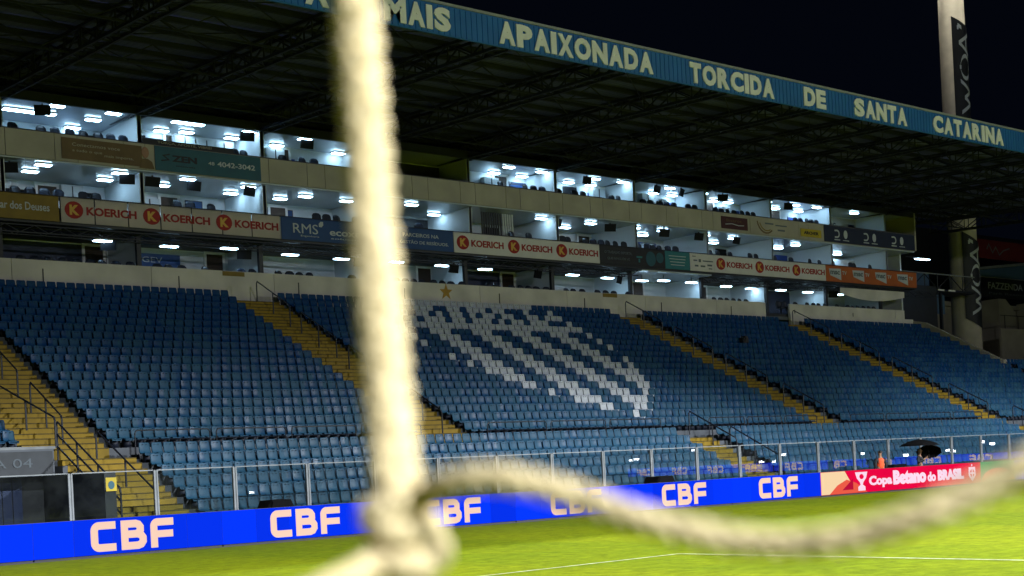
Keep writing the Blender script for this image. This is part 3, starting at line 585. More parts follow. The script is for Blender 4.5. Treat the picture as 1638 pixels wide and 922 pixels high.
# top parapet
Z0, Z1 = 15.28, 16.34
o = banner('banner', 24.05, 27.6, Z0+.08, Z1-.1, 'brown', 'dim brown banner with two faint text lines and a portrait, top tier')
letters(o, 'beige', ('Conectamos voce', 24.5, 26.6, 15.92, 16.06, 0), ('a tudo o que', 24.5, 25.8, 15.66, 15.8, 0), ('mais importa.', 25.9, 27.2, 15.55, 15.69, 0))
f_ = MB(); f_.disc((27.75, 55.85, 15.98), .17, .24); f_.build('portrait_head', 'skin', o); MB().prism([(27.45, 55.85, 15.3), (28.15, 55.85, 15.3), (28.05, 55.85, 15.6), (27.85, 55.85, 15.72), (27.6, 55.85, 15.7)], (0, -.01, 0)).build('portrait_shoulders', 'brown', o)
o = banner('banner', 28.2, 33.4, Z0, Z1, 'bteal2', 'dark teal banner with a phone number on the top parapet')
letters(o, 'bdark', ('ZEN', 29.0, 30.2, 15.72, 16.0, .04), ('imoveis', 29.2, 30.1, 15.52, 15.58, 0)); letters(o, 'bpale', ('48', 30.75, 31.05, 15.75, 15.9, .01), ('4042-3042', 31.2, 33.1, 15.72, 15.95, .02))
ribbon(MB(), [(28.5, 15.72), (28.85, 15.78), (28.6, 15.95), (28.9, 16.02)], .06, 55.858).build('swirl_mark', 'bdark', o)
o = banner('banner', 27.7, 32.1, 16.40, 16.62, 'bdark', 'narrow black text strip above the teal banner', 55.95)
text(MB(), 'TORÇA, APOSTE, VIBRE!', 28.4, 31.0, 16.45, 16.57, 55.95, 0).build('lettering', 'beige', o)
o = banner('banner', 64.85, 67.25, 15.42, 16.15, 'maroon', 'dark red sign with a pale line of writing, top tier'); letters(o, 'brown', ('Bistrot', 65.3, 66.7, 15.85, 16.02, 0)); ribbon(MB(), [(65.2, 15.68), (65.8, 15.74), (66.4, 15.66), (66.9, 15.69)], .04, 55.858).build('underline', 'bpale', o)
o = banner('banner', 67.5, 71.6, 15.3, 16.3, 'beige', 'beige sign with a brown and gold swoosh, top tier')
ribbon(MB(), arc(69.0, 16.25, .85, 190, 310, 8), .1, 55.858).build('swoosh', 'brown', o); ribbon(MB(), arc(69.05, 16.25, .7, 200, 300, 8), .07, 55.857).build('swoosh', 'olive', o)
MB().box(68.9, 69.7, 55.85, 55.858, 15.95, 16.05).box(69.9, 71.0, 55.85, 55.858, 15.9, 15.98).box(70.1, 70.8, 55.85, 55.858, 15.6, 15.7).build('text_line', 'signgrey', o)
o = banner('banner', 72.4, 74.5, 15.45, 15.95, 'tag', 'yellow sign beside the dark navy banner, top tier'); letters(o, 'bdark', ('ARCHER', 72.7, 74.2, 15.6, 15.8, .03))
o = banner('banner', 74.8, 84.9, Z0, Z1, 'bnight', 'dark navy banner with three pairs of pale emblems, top right')
for i in range(3):
    a = 76.0+i*3.15
    ribbon(MB(), [(a-.1, 16.05)]+arc(a+.15, 15.85, .22, 90, -90, 6)+[(a-.1, 15.63)], .1, 55.858).build('emblem', 'bpale', o); MB().disc((a+1.05, 55.858, 15.85), .2, .28).build('emblem', 'bpale', o)
    MB().box(a-.15, a+.45, 55.85, 55.858, 15.43, 15.5).box(a+.75, a+1.4, 55.85, 55.858, 15.43, 15.48).build('text_line', 'bpale', o)
o = empty('box_sign', (79, 58.6, 16.6), 'beige lettered sign inside the dim top right box', 'sign'); MB().box(77.8, 81.2, 58.62, 58.65, 16.75, 17.5).build('panel', 'beige', o); text(MB(), 'APAC', 78.6, 79.8, 16.98, 17.28, 58.62, .05).build('lettering', 'bdark', o); MB().disc((78.25, 58.62, 17.12), .2, .22).build('mark', 'bdark', o)
o = empty('press_wall', (80.3, 58.9, 12.85), 'white interview backdrop lit from above, right end of the middle tier', 'backdrop'); MB().prism([(77.2, 58.9, 12.85), (83.0, 58.9, 12.85), (83.0, 58.9, 14.6), (82.7, 58.9, 14.85), (77.2, 58.9, 14.9)], (0, .06, 0)).build('panel', 'white', o); MB().box(77.5, 77.6, 58.96, 59.4, 12.83, 14.6).box(82.4, 82.5, 58.96, 59.4, 12.83, 14.6).build('stay', 'dark', o)
o = empty('wall_banner', (28.5, 59.8, 11.2), 'dark blue wall banner with pale letters in the lower left box', 'banner'); MB().box(28.2, 31.2, 59.80, 59.85, 10.9, 12.35).build('sheet', 'bnavy', o); text(MB(), 'GEV', 29.3, 30.3, 11.95, 12.2, 59.80, 0).build('lettering', 'bpale', o)
o = empty('awning', (80, 56.3, 11.2), 'white sagging awning over the dark lower box at the right end', 'awning')
aw = MB(); N_ = 12
for i in range(N_): 
    f = lambda i: (76.8+7.2*i/N_, 12.05-.45*math.sin(math.pi*i/N_)*.8)
    (a, za), (b, zb) = f(i), f(i+1); aw.prism([(a, 56.3, 12.45), (b, 56.3, 12.45), (b, 56.3, zb), (a, 56.3, za)], (0, .03, 0))
aw.build('cloth', 'cream', o); MB().beam((76.8, 56.34, 12.47), (84, 56.34, 12.47), .03).build('pole', 'dark', o)

# ------------------------------------------------------------------ roof
roof = empty('stand_roof', (48, 48, 18), 'long cantilever roof with dark trusses and lettered blue fascia', 'roof')
RX0, RX1, YR = 3.5, 94.3, 39.0
zs = lambda y: 18.0+.045*(y-39); zb = lambda y: 17.05+.037*(y-39)
TX = [21.72+6.05*i for i in range(-3, 13)]
def truss(x, name):
    t = MB()
    for dx in (-.28, .28):
        t.beam((x+dx, 39.1, zb(39.1)), (x+dx, 60.5, zb(60.5)), .055); t.beam((x+dx, 39.1, zs(39.1)-.25), (x+dx, 60.5, zs(60.5)-.25), .055)
        n_ = 15
        for q in range(n_+1):
            y = 39.2+21.2*q/n_; t.beam((x+dx, y, zb(y)), (x+dx, y, zs(y)-.25), .028)
            if q < n_:
                y2 = 39.2+21.2*(q+1)/n_; a, b = ((y, zb(y)), (y2, zs(y2)-.25)) if q % 2 else ((y, zs(y)-.25), (y2, zb(y2)))
                t.beam((x+dx, *a), (x+dx, *b), .026)
    for q in range(31):
        y = 39.2+21.2*q/30; t.beam((x-.28, y, zb(y)), (x+.28, y, zb(y)), .02)
        if q < 30: y2 = 39.2+21.2*(q+1)/30; t.beam((x-.28 if q % 2 else x+.28, y, zb(y)), (x+.28 if q % 2 else x-.28, y2, zb(y2)), .016)
    t.build(name, 'steel', roof)
for x in TX: truss(x, 'roof_truss')
for y in [39.25+1.55*i for i in range(14)]: MB().beam((RX0, y, zs(y)-.12), (RX1, y, zs(y)-.12), .075, .09).build('purlin', 'steel', roof)
for y in (43.9, 48.6, 53.3, 57.6):
    t = MB(); n_ = 60; W_ = (RX1-RX0)/n_
    t.beam((RX0, y, zb(y)+.03), (RX1, y, zb(y)+.03), .035)
    for q in range(n_):
        a, b = RX0+q*W_, RX0+(q+1)*W_
        t.beam((a, y, zb(y) if q % 2 else zs(y)-.2), (b, y, zs(y)-.2 if q % 2 else zb(y)), .022)
    t.build('cross_lattice', 'steel', roof)
t = MB()
for i, x in enumerate(TX[:-1]):
    for y in (39.3, 44, 48.7, 53.4): t.beam((x, y, zs(y)-.26), (x+6.05, y+4.6, zs(y+4.6)-.26), .018); t.beam((x+6.05, y, zs(y)-.28), (x, y+4.6, zs(y+4.6)-.28), .018)
t.build('wind_bracing', 'steel', roof)
sh = MB()       # one trapezoid-ribbed roof sheet, one bay wide
for q in range(22):
    a = 6.05*q/22; b = 6.05*(q+1)/22; c_ = a+.16
    sh.poly([(a, 0, 0), (c_, 0, 0), (c_, 1.6, .072), (a, 1.6, .072)]); sh.poly([(c_, 0, 0), (c_+.03, 0, .012), (c_+.03, 1.6, .084), (c_, 1.6, .072)])
    sh.poly([(c_+.03, 0, .012), (b-.03, 0, .012), (b-.03, 1.6, .084), (c_+.03, 1.6, .084)]); sh.poly([(b-.03, 0, .012), (b, 0, 0), (b, 1.6, .072), (b-.03, 1.6, .084)])
shm = sh.mesh('roof_sheet', 'sheet')
for x in TX[:-1]:
    for i in range(14): y = 39.1+1.55*i; child('roof_sheet', shm, roof, (x-roof.location.x, y-roof.location.y, zs(y)-roof.location.z))
fa = MB().poly([(RX0, YR-.02, 17.06), (RX1, YR-.02, 17.06), (RX1, YR-.02, 18.1), (RX0, YR-.02, 18.1)]).box(RX0, RX1, YR-.02, YR+.06, 17.03, 17.06).build('fascia', 'fascia', roof)
fp = MB()
for q in range(4):
    a = q*.25; fp.poly([(a, 0, 0), (a+.19, 0, 0), (a+.19, 0, 1), (a, 0, 1)]); fp.poly([(a+.19, 0, 0), (a+.205, .026, 0), (a+.205, .026, 1), (a+.19, 0, 1)])
    fp.poly([(a+.205, .026, 0), (a+.235, .026, 0), (a+.235, .026, 1), (a+.205, .026, 1)]); fp.poly([(a+.235, .026, 0), (a+.25, 0, 0), (a+.25, 0, 1), (a+.235, .026, 1)])
fpm = fp.mesh('fascia_panel', 'fascia')
for i in range(int(RX1-RX0)):
    s = bpy.data.objects.new('fascia_panel', fpm); C.objects.link(s); s.parent = fa; s.location = (RX0+i, YR-.05, 17.06)
MB().box(RX0, RX1, YR-.09, YR+.35, 18.1, 18.19).build('gutter', 'cap', roof)
WORDS = [('A', 25.2, 26.2), ('MAIS', 28.35, 31.3), ('APAIXONADA', 33.45, 41.55), ('TORCIDA', 43.65, 49.1), ('DE', 51.1, 52.75), ('SANTA', 54.8, 59.05), ('CATARINA', 61.2, 67.7), ('E', 70.2, 70.95)]
LW = dict(M=1.25, I=.42, E=.86, T=.92, N=1.05, O=1.1, C=1.08)
for wd, x0, x1 in WORDS:
    tot = sum(LW.get(c_, 1) for c_ in wd); u = (x1-x0)/tot; x = x0
    for c_ in wd:
        lw = LW.get(c_, 1)*u
        text(MB(), c_, x+.03, x+lw-.05, 17.14, 17.98, YR-.055, .056, .05).build('letter', 'letter', fa); x += lw

# ------------------------------------------------------------------ floodlight towers (one in view, three around the ground)
AIM = [(58, -6, 0), (40, -6, 0), (42, 18, 0), (64, 18, 0)]
for i, (x, y, h, k) in enumerate(FLOOD):
    lab = ('round concrete floodlight tower with two black WOA banners at the right', 'concrete floodlight tower behind the left end of the stand', 'concrete floodlight tower behind the near corner', 'concrete floodlight tower at the far opposite corner')[i]
    o = empty('floodlight_tower', (x, y, 0), lab, 'tower', 'floodlight towers')
    p = MB(); p.tube([(x, y, 0), (x, y, 20), (x, y, h+1)], [1.18, 1.08, .95], 32); col = p.build('column', 'towerc', o, True)
    d = (Vector(AIM[i])-Vector((x, y, h))); dxy = Vector((d.x, d.y, 0)).normalized(); sd = Vector((-dxy.y, dxy.x, 0)); c0 = Vector((x, y, h))+dxy*1.6
    hd = MB()
    for r_ in range(4): hd.beam(c0-sd*3.4+UP*(r_*1.1-1), c0+sd*3.4+UP*(r_*1.1-1), .06)
    for q in (-1, 0, 1): hd.beam(c0+sd*3.2*q-UP*1.3, c0+sd*3.2*q+UP*2.6, .08)
    hd.beam(Vector((x, y, h-.5)), c0-UP*.5, .15); hd.beam(Vector((x, y, h+.9)), c0+UP*.9, .15); hd.build('lamp_frame', 'steel', o)
    if i > 1: MB().box(x-1.8, x+1.8, y+.9, y+1.5, 18.6, 18.8).build('added_gantry', 'steel', o)  # bracket added under the low fill spots, not a known tower part
    nd = (dxy*.82-UP*.57).normalized(); e2 = nd.cross(sd)
    if i == 0:
        for r_ in range(4):
            for q in range(6):
                cc = c0+sd*(q-2.5)*1.15+UP*(r_*1.1-1)+nd*.2; lh = MB(); rg = [(cc+(sd*math.cos(t*math.pi/5)+e2*math.sin(t*math.pi/5))*.27) for t in range(10)]; lh.prism(rg, -nd*.18); lh.build('lamp_head', 'black', o); MB().poly([p+nd*.006 for p in rg]).build('lamp_glass', 'flood', o)
    for q, (ax_, ay_, pw) in enumerate([(AIM[i][0], AIM[i][1], BACK_W)] if i < 2 else [(xx, 10, FLOOD_W) for xx in (10, 33, 56, 79, 102)]+[(50, 44, FILL_W)]):  # last spot on opposite towers is an added low fill for the stand
        ld = bpy.data.lights.new('floodlight', 'SPOT'); ld.energy = pw*k; ld.spot_size = R(SPOT if i > 1 and q < 5 else 80); ld.spot_blend = 1; ld.shadow_soft_size = .8; ld.color = (.95, .98, 1)
        lo = bpy.data.objects.new('floodlight', ld); C.objects.link(lo); lo.location = c0+dxy*1.0+UP*.4+sd*(q-2)*1.3*(i > 1) if q < 5 else Vector((x, y, 19.2))+dxy*2.0; lo.rotation_euler = (Vector((ax_, ay_, 0))-lo.location).to_track_quat('-Z', 'Y').to_euler()
# black curved banners on the visible tower
TXC, TYC = FLOOD[0][0], FLOOD[0][1]; rv = RT.copy(); nv = -(Vector((TXC, TYC, 0)).normalized()); nr = (-nv).cross(UP)
def cyl(a, z, r): q = nv*math.cos(a)+nr*math.sin(a); return (TXC+q.x*r, TYC+q.y*r, z)
def wrap(z0, z1, r, lab, cut0, cut1):
    o = empty('tower_banner', (TXC, TYC, z0), lab, 'banner', 'banners on the floodlight tower')
    b = MB(); n_ = 14; A0, A1 = R(-2), R(100)
    for i in range(n_):
        a, c_ = A0+(A1-A0)*i/n_, A0+(A1-A0)*(i+1)/n_; f = lambda a: math.sin(max(0, (a-A0)/(A1-A0)*1.4))
        b.poly([cyl(a, z0-cut0*f(a), r), cyl(c_, z0-cut0*f(c_), r), cyl(c_, z1-cut1*f(c_), r), cyl(a, z1-cut1*f(a), r)])
    b.build('sheet', 'bdark', o, True)
    def strokes(l):
        m_ = MB()
        for P in l:
            Q = []
            for (p, q) in zip(P, P[1:]): Q += [(p[0]+(q[0]-p[0])*t/4, p[1]+(q[1]-p[1])*t/4) for t in range(4)]
            Q.append(P[-1])
            for (p, q) in zip(Q, Q[1:]):
                dx, dy = q[0]-p[0], q[1]-p[1]; L_ = math.hypot(dx, dy); nx, ny = -dy/L_*.055, dx/L_*.055
                H = z1-z0-1.1; g = lambda u, v: cyl(R(22)+v*R(62), z0+.35+u*H, r+.012)      # letters read upwards, their tops to the left
                m_.poly([g(p[0]+nx*.42, 1-p[1]+ny), g(p[0]-nx*.42, 1-p[1]-ny), g(q[0]-nx*.42, 1-q[1]-ny), g(q[0]+nx*.42, 1-q[1]+ny)])
        return m_
    W = [[(0, .95), (.10, .1), (.17, .7), (.24, .1), (.36, .95)]]
    O = [[(.52+.13*math.cos(t*math.pi/9), .5+.42*math.sin(t*math.pi/9)) for t in range(19)]]
    A = [[(.66, .05), (.80, .95), (.90, .05)], [(.71, .36), (.86, .36)]]
    T = [[(.97, .72), (1.0, .98), (.95, .98)]]
    for l in (W, O, A, T): strokes(l).build('letter', 'bpale', o)
wrap(27.6, 35.6, 1.10, 'upper black banner lettered WOA on the floodlight tower above the roof', .9, .9)
wrap(11.7, 18.6, 1.19, 'lower black banner lettered WOA on the floodlight tower under the roof', .9, 1.0)

# ------------------------------------------------------------------ structures right of the boxes
b = empty('corner_building', (130, 78, 0), 'dim corner stand building behind the tower at the right edge', 'building')
MB().box(112, 160, 73, 92, 0, 14.6).build('base_wall', 'farwall', b); MB().box(114, 160, 72.6, 76, 14.6, 15.0).build('balcony_slab', 'farwall', b); MB().box(112, 160, 78, 80, 15, 23).build('back_wall', 'dark', b)
MB().prism([(119, 72.8, 17.5), (132, 72.8, 17.5), (132, 72.8, 19.4), (119, 72.8, 18.0)], (0, 2, 0)).build('sloped_beam', 'farblue', b)
MB().beam((119, 72.5, 18.15), (132, 72.5, 19.5), .12).build('beam_edge', 'alu', b)
for x in (120.3, 127.6): MB().prism([(x, 70.5, 0), (x+2.9, 70.5, 0), (x+2.9, 70.5, 14.0), (x+1.2, 70.5, 15.2), (x, 70.5, 15.2)], (0, 2.4, 0)).build('pier', 'farwall', b)
MB().box(112.8, 150, 66, 66.2, 7.2, 11.75).build('low_wall', 'farwall', b)
for x in (113.4, 115.6, 117.8, 120.0): MB().box(x, x+.06, 65.95, 65.99, 11.75, 12.9).build('guard_post', 'dark', b)
MB().box(112.8, 150, 65.95, 65.99, 12.86, 12.92).build('guard_rail', 'dark', b)
o = empty('far_banner', (126, 72.4, 19), 'dark red banner with pale scrawl at the far right edge', 'banner'); MB().box(119.6, 140, 72.40, 72.43, 19.3, 21.1).build('sheet', 'farred', o)
ribbon(MB(), [(121.9, 20.2), (122.3, 20.7), (122.9, 19.9), (123.5, 20.5), (124.1, 19.75), (124.8, 20.2), (126.0, 20.5)], .13, 72.40).build('lettering', 'signgrey', o)
o = empty('far_sign', (126, 72.2, 15.6), 'black sign reading FAZZENDA PARK at the right edge', 'sign'); MB().box(119.6, 136, 72.20, 72.24, 15.55, 17.45).build('panel', 'bdark', o)
text(MB(), 'FAZZENDA PARK', 121.5, 131.0, 16.42, 17.05, 72.20, .01).build('lettering', 'bpale', o); text(MB(), 'Park Resort', 121.6, 128.0, 15.9, 16.12, 72.20, 0).build('lettering', 'signgrey', o)
MB().box(119.6, 136, 72.17, 72.2, 17.45, 17.53).build('frame_bar', 'alu', o)
b = empty('access_bridge', (91, 62, 0), 'steel walkway and stair tower between the boxes and the floodlight tower', 'walkway')
MB().box(85.2, 99, 60, 62, 13.4, 13.58).build('deck', 'steel', b); MB().box(85.2, 99, 59.96, 60.0, 14.66, 14.74).build('top_rail', 'alu', b)
t = MB()
for i in range(8): t.beam((85.4+i*1.7, 59.98, 13.58), (85.4+i*1.7, 59.98, 14.66), .03); t.beam((85.4+i*1.7, 59.98, 13.58 if i % 2 else 14.64), (87.1+i*1.7, 59.98, 14.64 if i % 2 else 13.58), .025)
t.build('truss_rail', 'steel', b)
for i in range(9): MB().box(91.4+i*.6, 91.4+i*.6+.46, 61.2, 61.26, 11.9, 13.4).build('cladding_sheet', 'farblue', b)
MB().box(85.2, 99, 64, 64.2, 9, 15.6).build('rear_wall', 'farblue', b)
for x0_, x1_ in ((91.4, 92.0), (92.7, 93.6), (93.9, 94.7), (95.3, 96.2)): MB().box(x0_, x1_, 59.93, 59.97, 13.45, 13.57).build('edge_light_strip', 'frame', b)
MB().box(85.2, 90.9, 58.2, 60, 0, 13.4).build('stair_wall', 'dark', b)
for i in range(3): MB().box(88.5+i*3.2, 88.7+i*3.2, 60.4, 60.6, 0, 13.4).build('support_post', 'steel', b)

# ------------------------------------------------------------------ glass fence
YG = 35.4
fen = empty('glass_fence', (45, YG, 0), 'glass safety fence with pale aluminium posts in front of the lower seats', 'fence')
pst = MB().box(-.06, -.02, -.04, .04, 0, 2.13).box(.02, .06, -.04, .04, 0, 2.13).box(-.02, .02, -.02, .02, 0, 2.12).mesh('post', 'alu')
fx = [15.01+2.404*i for i in range(-3, 32)]
for x in fx: child('post', pst, fen, (x-45, 0, 0))
pane = MB().box(-.015, 2.265, -.006, .006, .06, 2.11).mesh('pane', 'glass'); rl = MB().box(-.016, 2.266, -.02, .02, 2.112, 2.14).mesh('rail', 'alu'); sl_ = MB().box(0, 2.25, -.03, .03, .02, .058).mesh('sill', 'alu')
for x in fx[:-1]: child('pane', pane, fen, (x+.077-45, 0, 0)); child('rail', rl, fen, (x+.077-45, 0, 0)); child('sill', sl_, fen, (x+.077-45, 0, 0))
o = empty('fence_plaque', (16.1, YG-.03, 1.6), 'small yellow notice fixed to the glass by the left stairs', 'sign'); MB().box(15.98, 16.28, YG-.03, YG-.01, 1.62, 1.98).build('plate', 'tag', o); MB().disc((16.13, YG-.03, 1.78), .09, .11, (0, -.006, 0)).build('mark', 'bteal2', o)

# ------------------------------------------------------------------ led boards
LAMPS = [(112.0, -40.6, 1.88), (112.0, -39.6, 1.97), (112.0, -31.2, 2.62), (112.0, -21.9, 1.06), (112.0, -20.4, 1.01), (112.0, -19.1, 1.68), (112.0, -9.7, 1.4), (112.0, -4.9, 1.05), (112.0, -0.6, 1.35), (112.0, -0.0, 1.24), (112.0, 2.9, 1.94), (112.0, 3.9, 1.73), (67.1, -46.0, 0.63)]
YLED = 33.46; CAB = {}
def cabinet(wd, m_):
    k = (round(wd, 3), m_)
    if k not in CAB: b = MB(); b.box(0, wd-.006, .02, .14, .05, .95); b.cur = 1; b.box(.004, wd-.01, 0, .02, .06, .94); CAB[k] = b.mesh('cabinet', ['black', m_])
    return CAB[k]
def board(x0, x1, n_, m_, label, group='led boards along the near touchline'):
    o = empty('led_board', (x0, YLED, 0), label, 'led board', group); wd = (x1-x0)/n_
    for i in range(n_): child('cabinet', cabinet(wd, m_), o, (i*wd, 0, 0))
    child('foot', MB().box(.02, x1-x0-.02, .03, .3, .004, .05).mesh('foot', 'black'), o)
    return o
CB0, CBP = 14.65, 5.105
for i in range(-1, 6):
    a = CB0+CBP*i-1.45; e = a+CBP if i < 5 else 43.82
    o = board(a, e, 5, 'led', 'blue led board with peach CBF letters, %s' % ('cut off at the left edge' if i < 0 else ['leftmost complete one', 'second from the left', 'third from the left, right beside the rope', 'fourth from the left, crossed by the sagging cord', 'fifth from the left', 'next to the red board'][i]))
    if i >= 0: c_ = cbf(MB(), 1.45, .13, 2.22, .74, -.004).mesh('lettering', 'ledt'); child('lettering', c_, o)
o = board(43.83, 54.97, 11, 'ledr', 'red led board of the cup with trophy, title and crest')
def on(o, mb, name, m_): return child(name, mb.mesh(name, m_), o)
q = MB().prism([(0, -.002, .07), (2.2, -.002, .07), (1.5, -.002, .93), (0, -.002, .93)], (0, -.004, 0)); on(o, q, 'graphic', 'ledcream')
q = MB().prism([(.5, -.007, .07), (2.9, -.007, .07), (2.2, -.007, .45), (1.6, -.007, .6), (1.0, -.007, .4)], (0, -.004, 0)); on(o, q, 'graphic', 'ledorange')
q = MB().prism([(1.3, -.012, .2), (2.0, -.012, .2), (2.0, -.012, .62)], (0, -.004, 0)); on(o, q, 'graphic', 'leddark')
tr = MB(); tr.prism([(2.15, -.012, .86), (2.95, -.012, .86), (2.85, -.012, .62), (2.66, -.012, .46), (2.62, -.012, .36), (2.78, -.012, .28), (2.78, -.012, .13), (2.32, -.012, .13), (2.32, -.012, .28), (2.48, -.012, .36), (2.44, -.012, .46), (2.25, -.012, .62)], (0, -.006, 0)); on(o, tr, 'trophy_emblem', 'ledp')
on(o, MB().disc((2.55, -.02, .68), .14, .1, (0, -.006, 0)), 'trophy_core', 'ledr')
for body, a, b_, z0, z1, bd in (('Copa', 3.05, 4.6, .2, .68, .05), ('Betano', 4.68, 7.0, .26, .84, .07), ('do', 7.1, 7.7, .28, .68, .05), ('BRASIL', 7.85, 9.8, .28, .74, .07)): on(o, text(MB(), body, a, b_, z0, z1, -.004, bd, .008), 'lettering', 'ledp')
cr = MB(); cr.prism([(10.2, -.004, .76), (10.7, -.004, .76), (10.72, -.004, .4), (10.45, -.004, .14), (10.18, -.004, .4)], (0, -.006, 0)); on(o, cr, 'crest_emblem', 'ledp'); on(o, MB().disc((10.45, -.012, .5), .17, .17, (0, -.004, 0)), 'crest_ring', 'ledr'); on(o, MB().box(10.41, 10.49, -.02, -.016, .3, .7).box(10.3, 10.6, -.02, -.017, .46, .54), 'crest_cross', 'ledp'); on(o, MB().disc((10.45, -.004, .84), .05, .05, (0, -.005, 0)), 'crest_star', 'ledp')
o = board(54.98, 58.3, 3, 'ledg', 'green and orange led board right of the red one')
on(o, MB().prism([(0, -.004, .07)]+[(1.35+1.35*math.cos(math.pi*(1-i/10)), -.004, .1+.55*math.sin(math.pi*i/10)) for i in range(11)], (0, -.004, 0)), 'graphic', 'ledorange'); on(o, MB().prism([(2.75, -.004, .07), (3.3, -.004, .07), (3.3, -.004, .93), (2.75, -.004, .93)], (0, -.004, 0)), 'graphic', 'led')
o = board(58.31, 70.3, 8, 'led', 'blue led board at the right edge behind the cord'); on(o, MB().prism([(.2, -.004, .15), (3.2, -.004, .15), (2.6, -.004, .5), (.2, -.004, .45)], (0, -.004, 0)), 'graphic', 'ledw')
# boards behind the far goal line: out of frame, but they show in the glass
for i in range(7):
    o = board(0, 10.29, 10, 'ledfar', 'blue led board behind the far goal mirrored in the glass, %s from the stand' % nth(i+1), 'led boards behind the far goal')
    for d in (1.4, 6.6): child('lettering', cbf(MB(), d, .13, 2.2, .72, -.004).mesh('lettering', 'ledtfar'), o)
    o.rotation_euler.z = -math.pi/2; o.location = (112, 31-i*10.3, 0)
# lamps burning on the opposite side of the ground: they too show in the glass
for i, (x, y, z) in enumerate(LAMPS):
    o = empty('dugout_lamp', (x, y, 0), 'small white lamp on a pole across the pitch, %s one mirrored in the glass' % nth(i+1), 'lamp', 'lamps across the pitch')
    child('pole', MB().box(-.04, .04, -.1, -.02, -.04, z).mesh('pole', 'dark'), o); child('diffuser', MB().box(-.45 if i % 2 else -.2, .2, -.02, .1, z-.1, z+.12).mesh('diffuser', 'flood2'), o)
# ------------------------------------------------------------------ touchline people and kit
def skin(name, pts, edges, m_, parent, sub=2):
    me = bpy.data.meshes.new(name); me.from_pydata([p[:3] for p in pts], edges, []); o = link(name, me, None); me.materials.append(MT[m_])
    o.modifiers.new('s', 'SKIN'); 
    for v, p in zip(me.skin_vertices[0].data, pts): v.radius = (p[3], p[4] if len(p) > 4 else p[3])
    me.skin_vertices[0].data[0].use_root = True
    sb = o.modifiers.new('d', 'SUBSURF'); sb.levels = sub; sb.render_levels = sub
    dg = bpy.context.evaluated_depsgraph_get(); me2 = bpy.data.meshes.new_from_object(o.evaluated_get(dg)); bpy.data.objects.remove(o)
    me2.polygons.foreach_set('use_smooth', [True]*len(me2.polygons)); r = bpy.data.objects.new(name, me2); C.objects.link(r); r.parent = parent; return r
def person(loc, rz, label, top, trousers, arm, hair=True, vest=None):
    o = empty('person', loc, label, 'person', None, rz)
    P = [(0,0,.90,.13,.105), (0,-.01,1.10,.13,.10), (0,0,1.30,.16,.11), (0,.0,1.36,.07,.07), (0,-.01,1.44,.055,.055), (0,-.02,1.50,.07,.082), (0,-.02,1.60,.076,.092), (0,-.015,1.66,.045,.05)]
    E_ = [(i, i+1) for i in range(7)]
    for s in (-1, 1):
        n = len(P); P += [(s*.10,0,.84,.085), (s*.11,-.02,.48,.06), (s*.11,.02,.09,.042), (s*.115,-.03,.04,.04), (s*.12,-.15,.035,.032)]; E_ += [(0, n), (n, n+1), (n+1, n+2), (n+2, n+3), (n+3, n+4)]
        n = len(P); A = arm[0 if s < 0 else 1]; P += [(s*.19,0,1.30,.06), (*A[0],.047), (*A[1],.034)]; E_ += [(2, n), (n, n+1), (n+1, n+2)]
        d = (Vector(A[1])-Vector(A[0])).normalized(); h = Vector(A[1])+d*.07; n2 = len(P); P.append((*h, .036, .022)); E_.append((n+2, n2))
        sdv = Vector((1, 0, 0)); 
        for q in range(4):
            f1 = h+d*.05+sdv*(q-1.5)*.018; f2 = f1+d*(.035-.004*abs(q-1))+Vector((0, -.015, 0)); k = len(P); P += [(*f1, .009), (*f2, .008)]; E_ += [(n2, k), (k, k+1)]
        k = len(P); P += [(*(h+d*.01-sdv*s*.035), .010), (*(h+d*.045-sdv*s*.045), .008)]; E_ += [(n2, k), (k, k+1)]
    skin('body', P, E_, 'skin', o)
    T = [(0,0,.92,.145,.115), (0,-.01,1.10,.145,.115), (0,0,1.30,.175,.125), (0,0,1.37,.085,.08)]; TE = [(0,1),(1,2),(2,3)]
    for s in (-1, 1):
        n = len(T); A = arm[0 if s < 0 else 1]; m_ = Vector(A[0]).lerp(Vector(A[1]), .85); T += [(s*.19,0,1.30,.075), (*A[0],.06), (*m_,.048)]; TE += [(2, n), (n, n+1), (n+1, n+2)]
    skin('jacket', T, TE, top, o)
    if vest: skin('vest', [(0,0,.86,.165,.135), (0,-.01,1.10,.16,.13), (0,0,1.30,.19,.14), (0,0,1.36,.10,.09)], [(0,1),(1,2),(2,3)], vest, o); 
    Q = [(0,0,.92,.14,.115)]; QE = []
    for s in (-1, 1): n = len(Q); Q += [(s*.10,0,.82,.095), (s*.11,-.02,.48,.075), (s*.11,.02,.10,.062)]; QE += [(0, n), (n, n+1), (n+1, n+2)]
    skin('trousers', Q, QE, trousers, o)
    for s in (-1, 1): skin('shoe', [(s*.115,.03,.045,.045,.04), (s*.118,-.07,.04,.045,.035), (s*.12,-.17,.035,.036,.028)], [(0,1),(1,2)], 'black', o, 1)
    if hair: skin('hair', [(0,.02,1.54,.06,.06), (0,.015,1.61,.083,.09), (0,.0,1.665,.06,.07)], [(0,1),(1,2)], 'hair', o)
    f = MB()
    for s in (-1, 1): f.box(s*.03-.011, s*.03+.011, -.115, -.105, 1.585, 1.597)
    f.build('eyes', 'hair').parent = o
    f = MB(); f.prism([(-.012, -.105, 1.55), (.012, -.105, 1.55), (.006, -.105, 1.59), (-.006, -.105, 1.59)], (0, -.022, -.004)); f.build('nose', 'skin').parent = o
    MB().box(-.022, .022, -.104, -.098, 1.522, 1.53).build('mouth', 'kred').parent = o
    for s in (-1, 1): MB().prism([(s*.076, -.03, 1.56), (s*.076, .0, 1.56), (s*.078, .005, 1.61), (s*.078, -.025, 1.615)], (s*.014, .006, 0)).build('ear', 'skin').parent = o
    return o
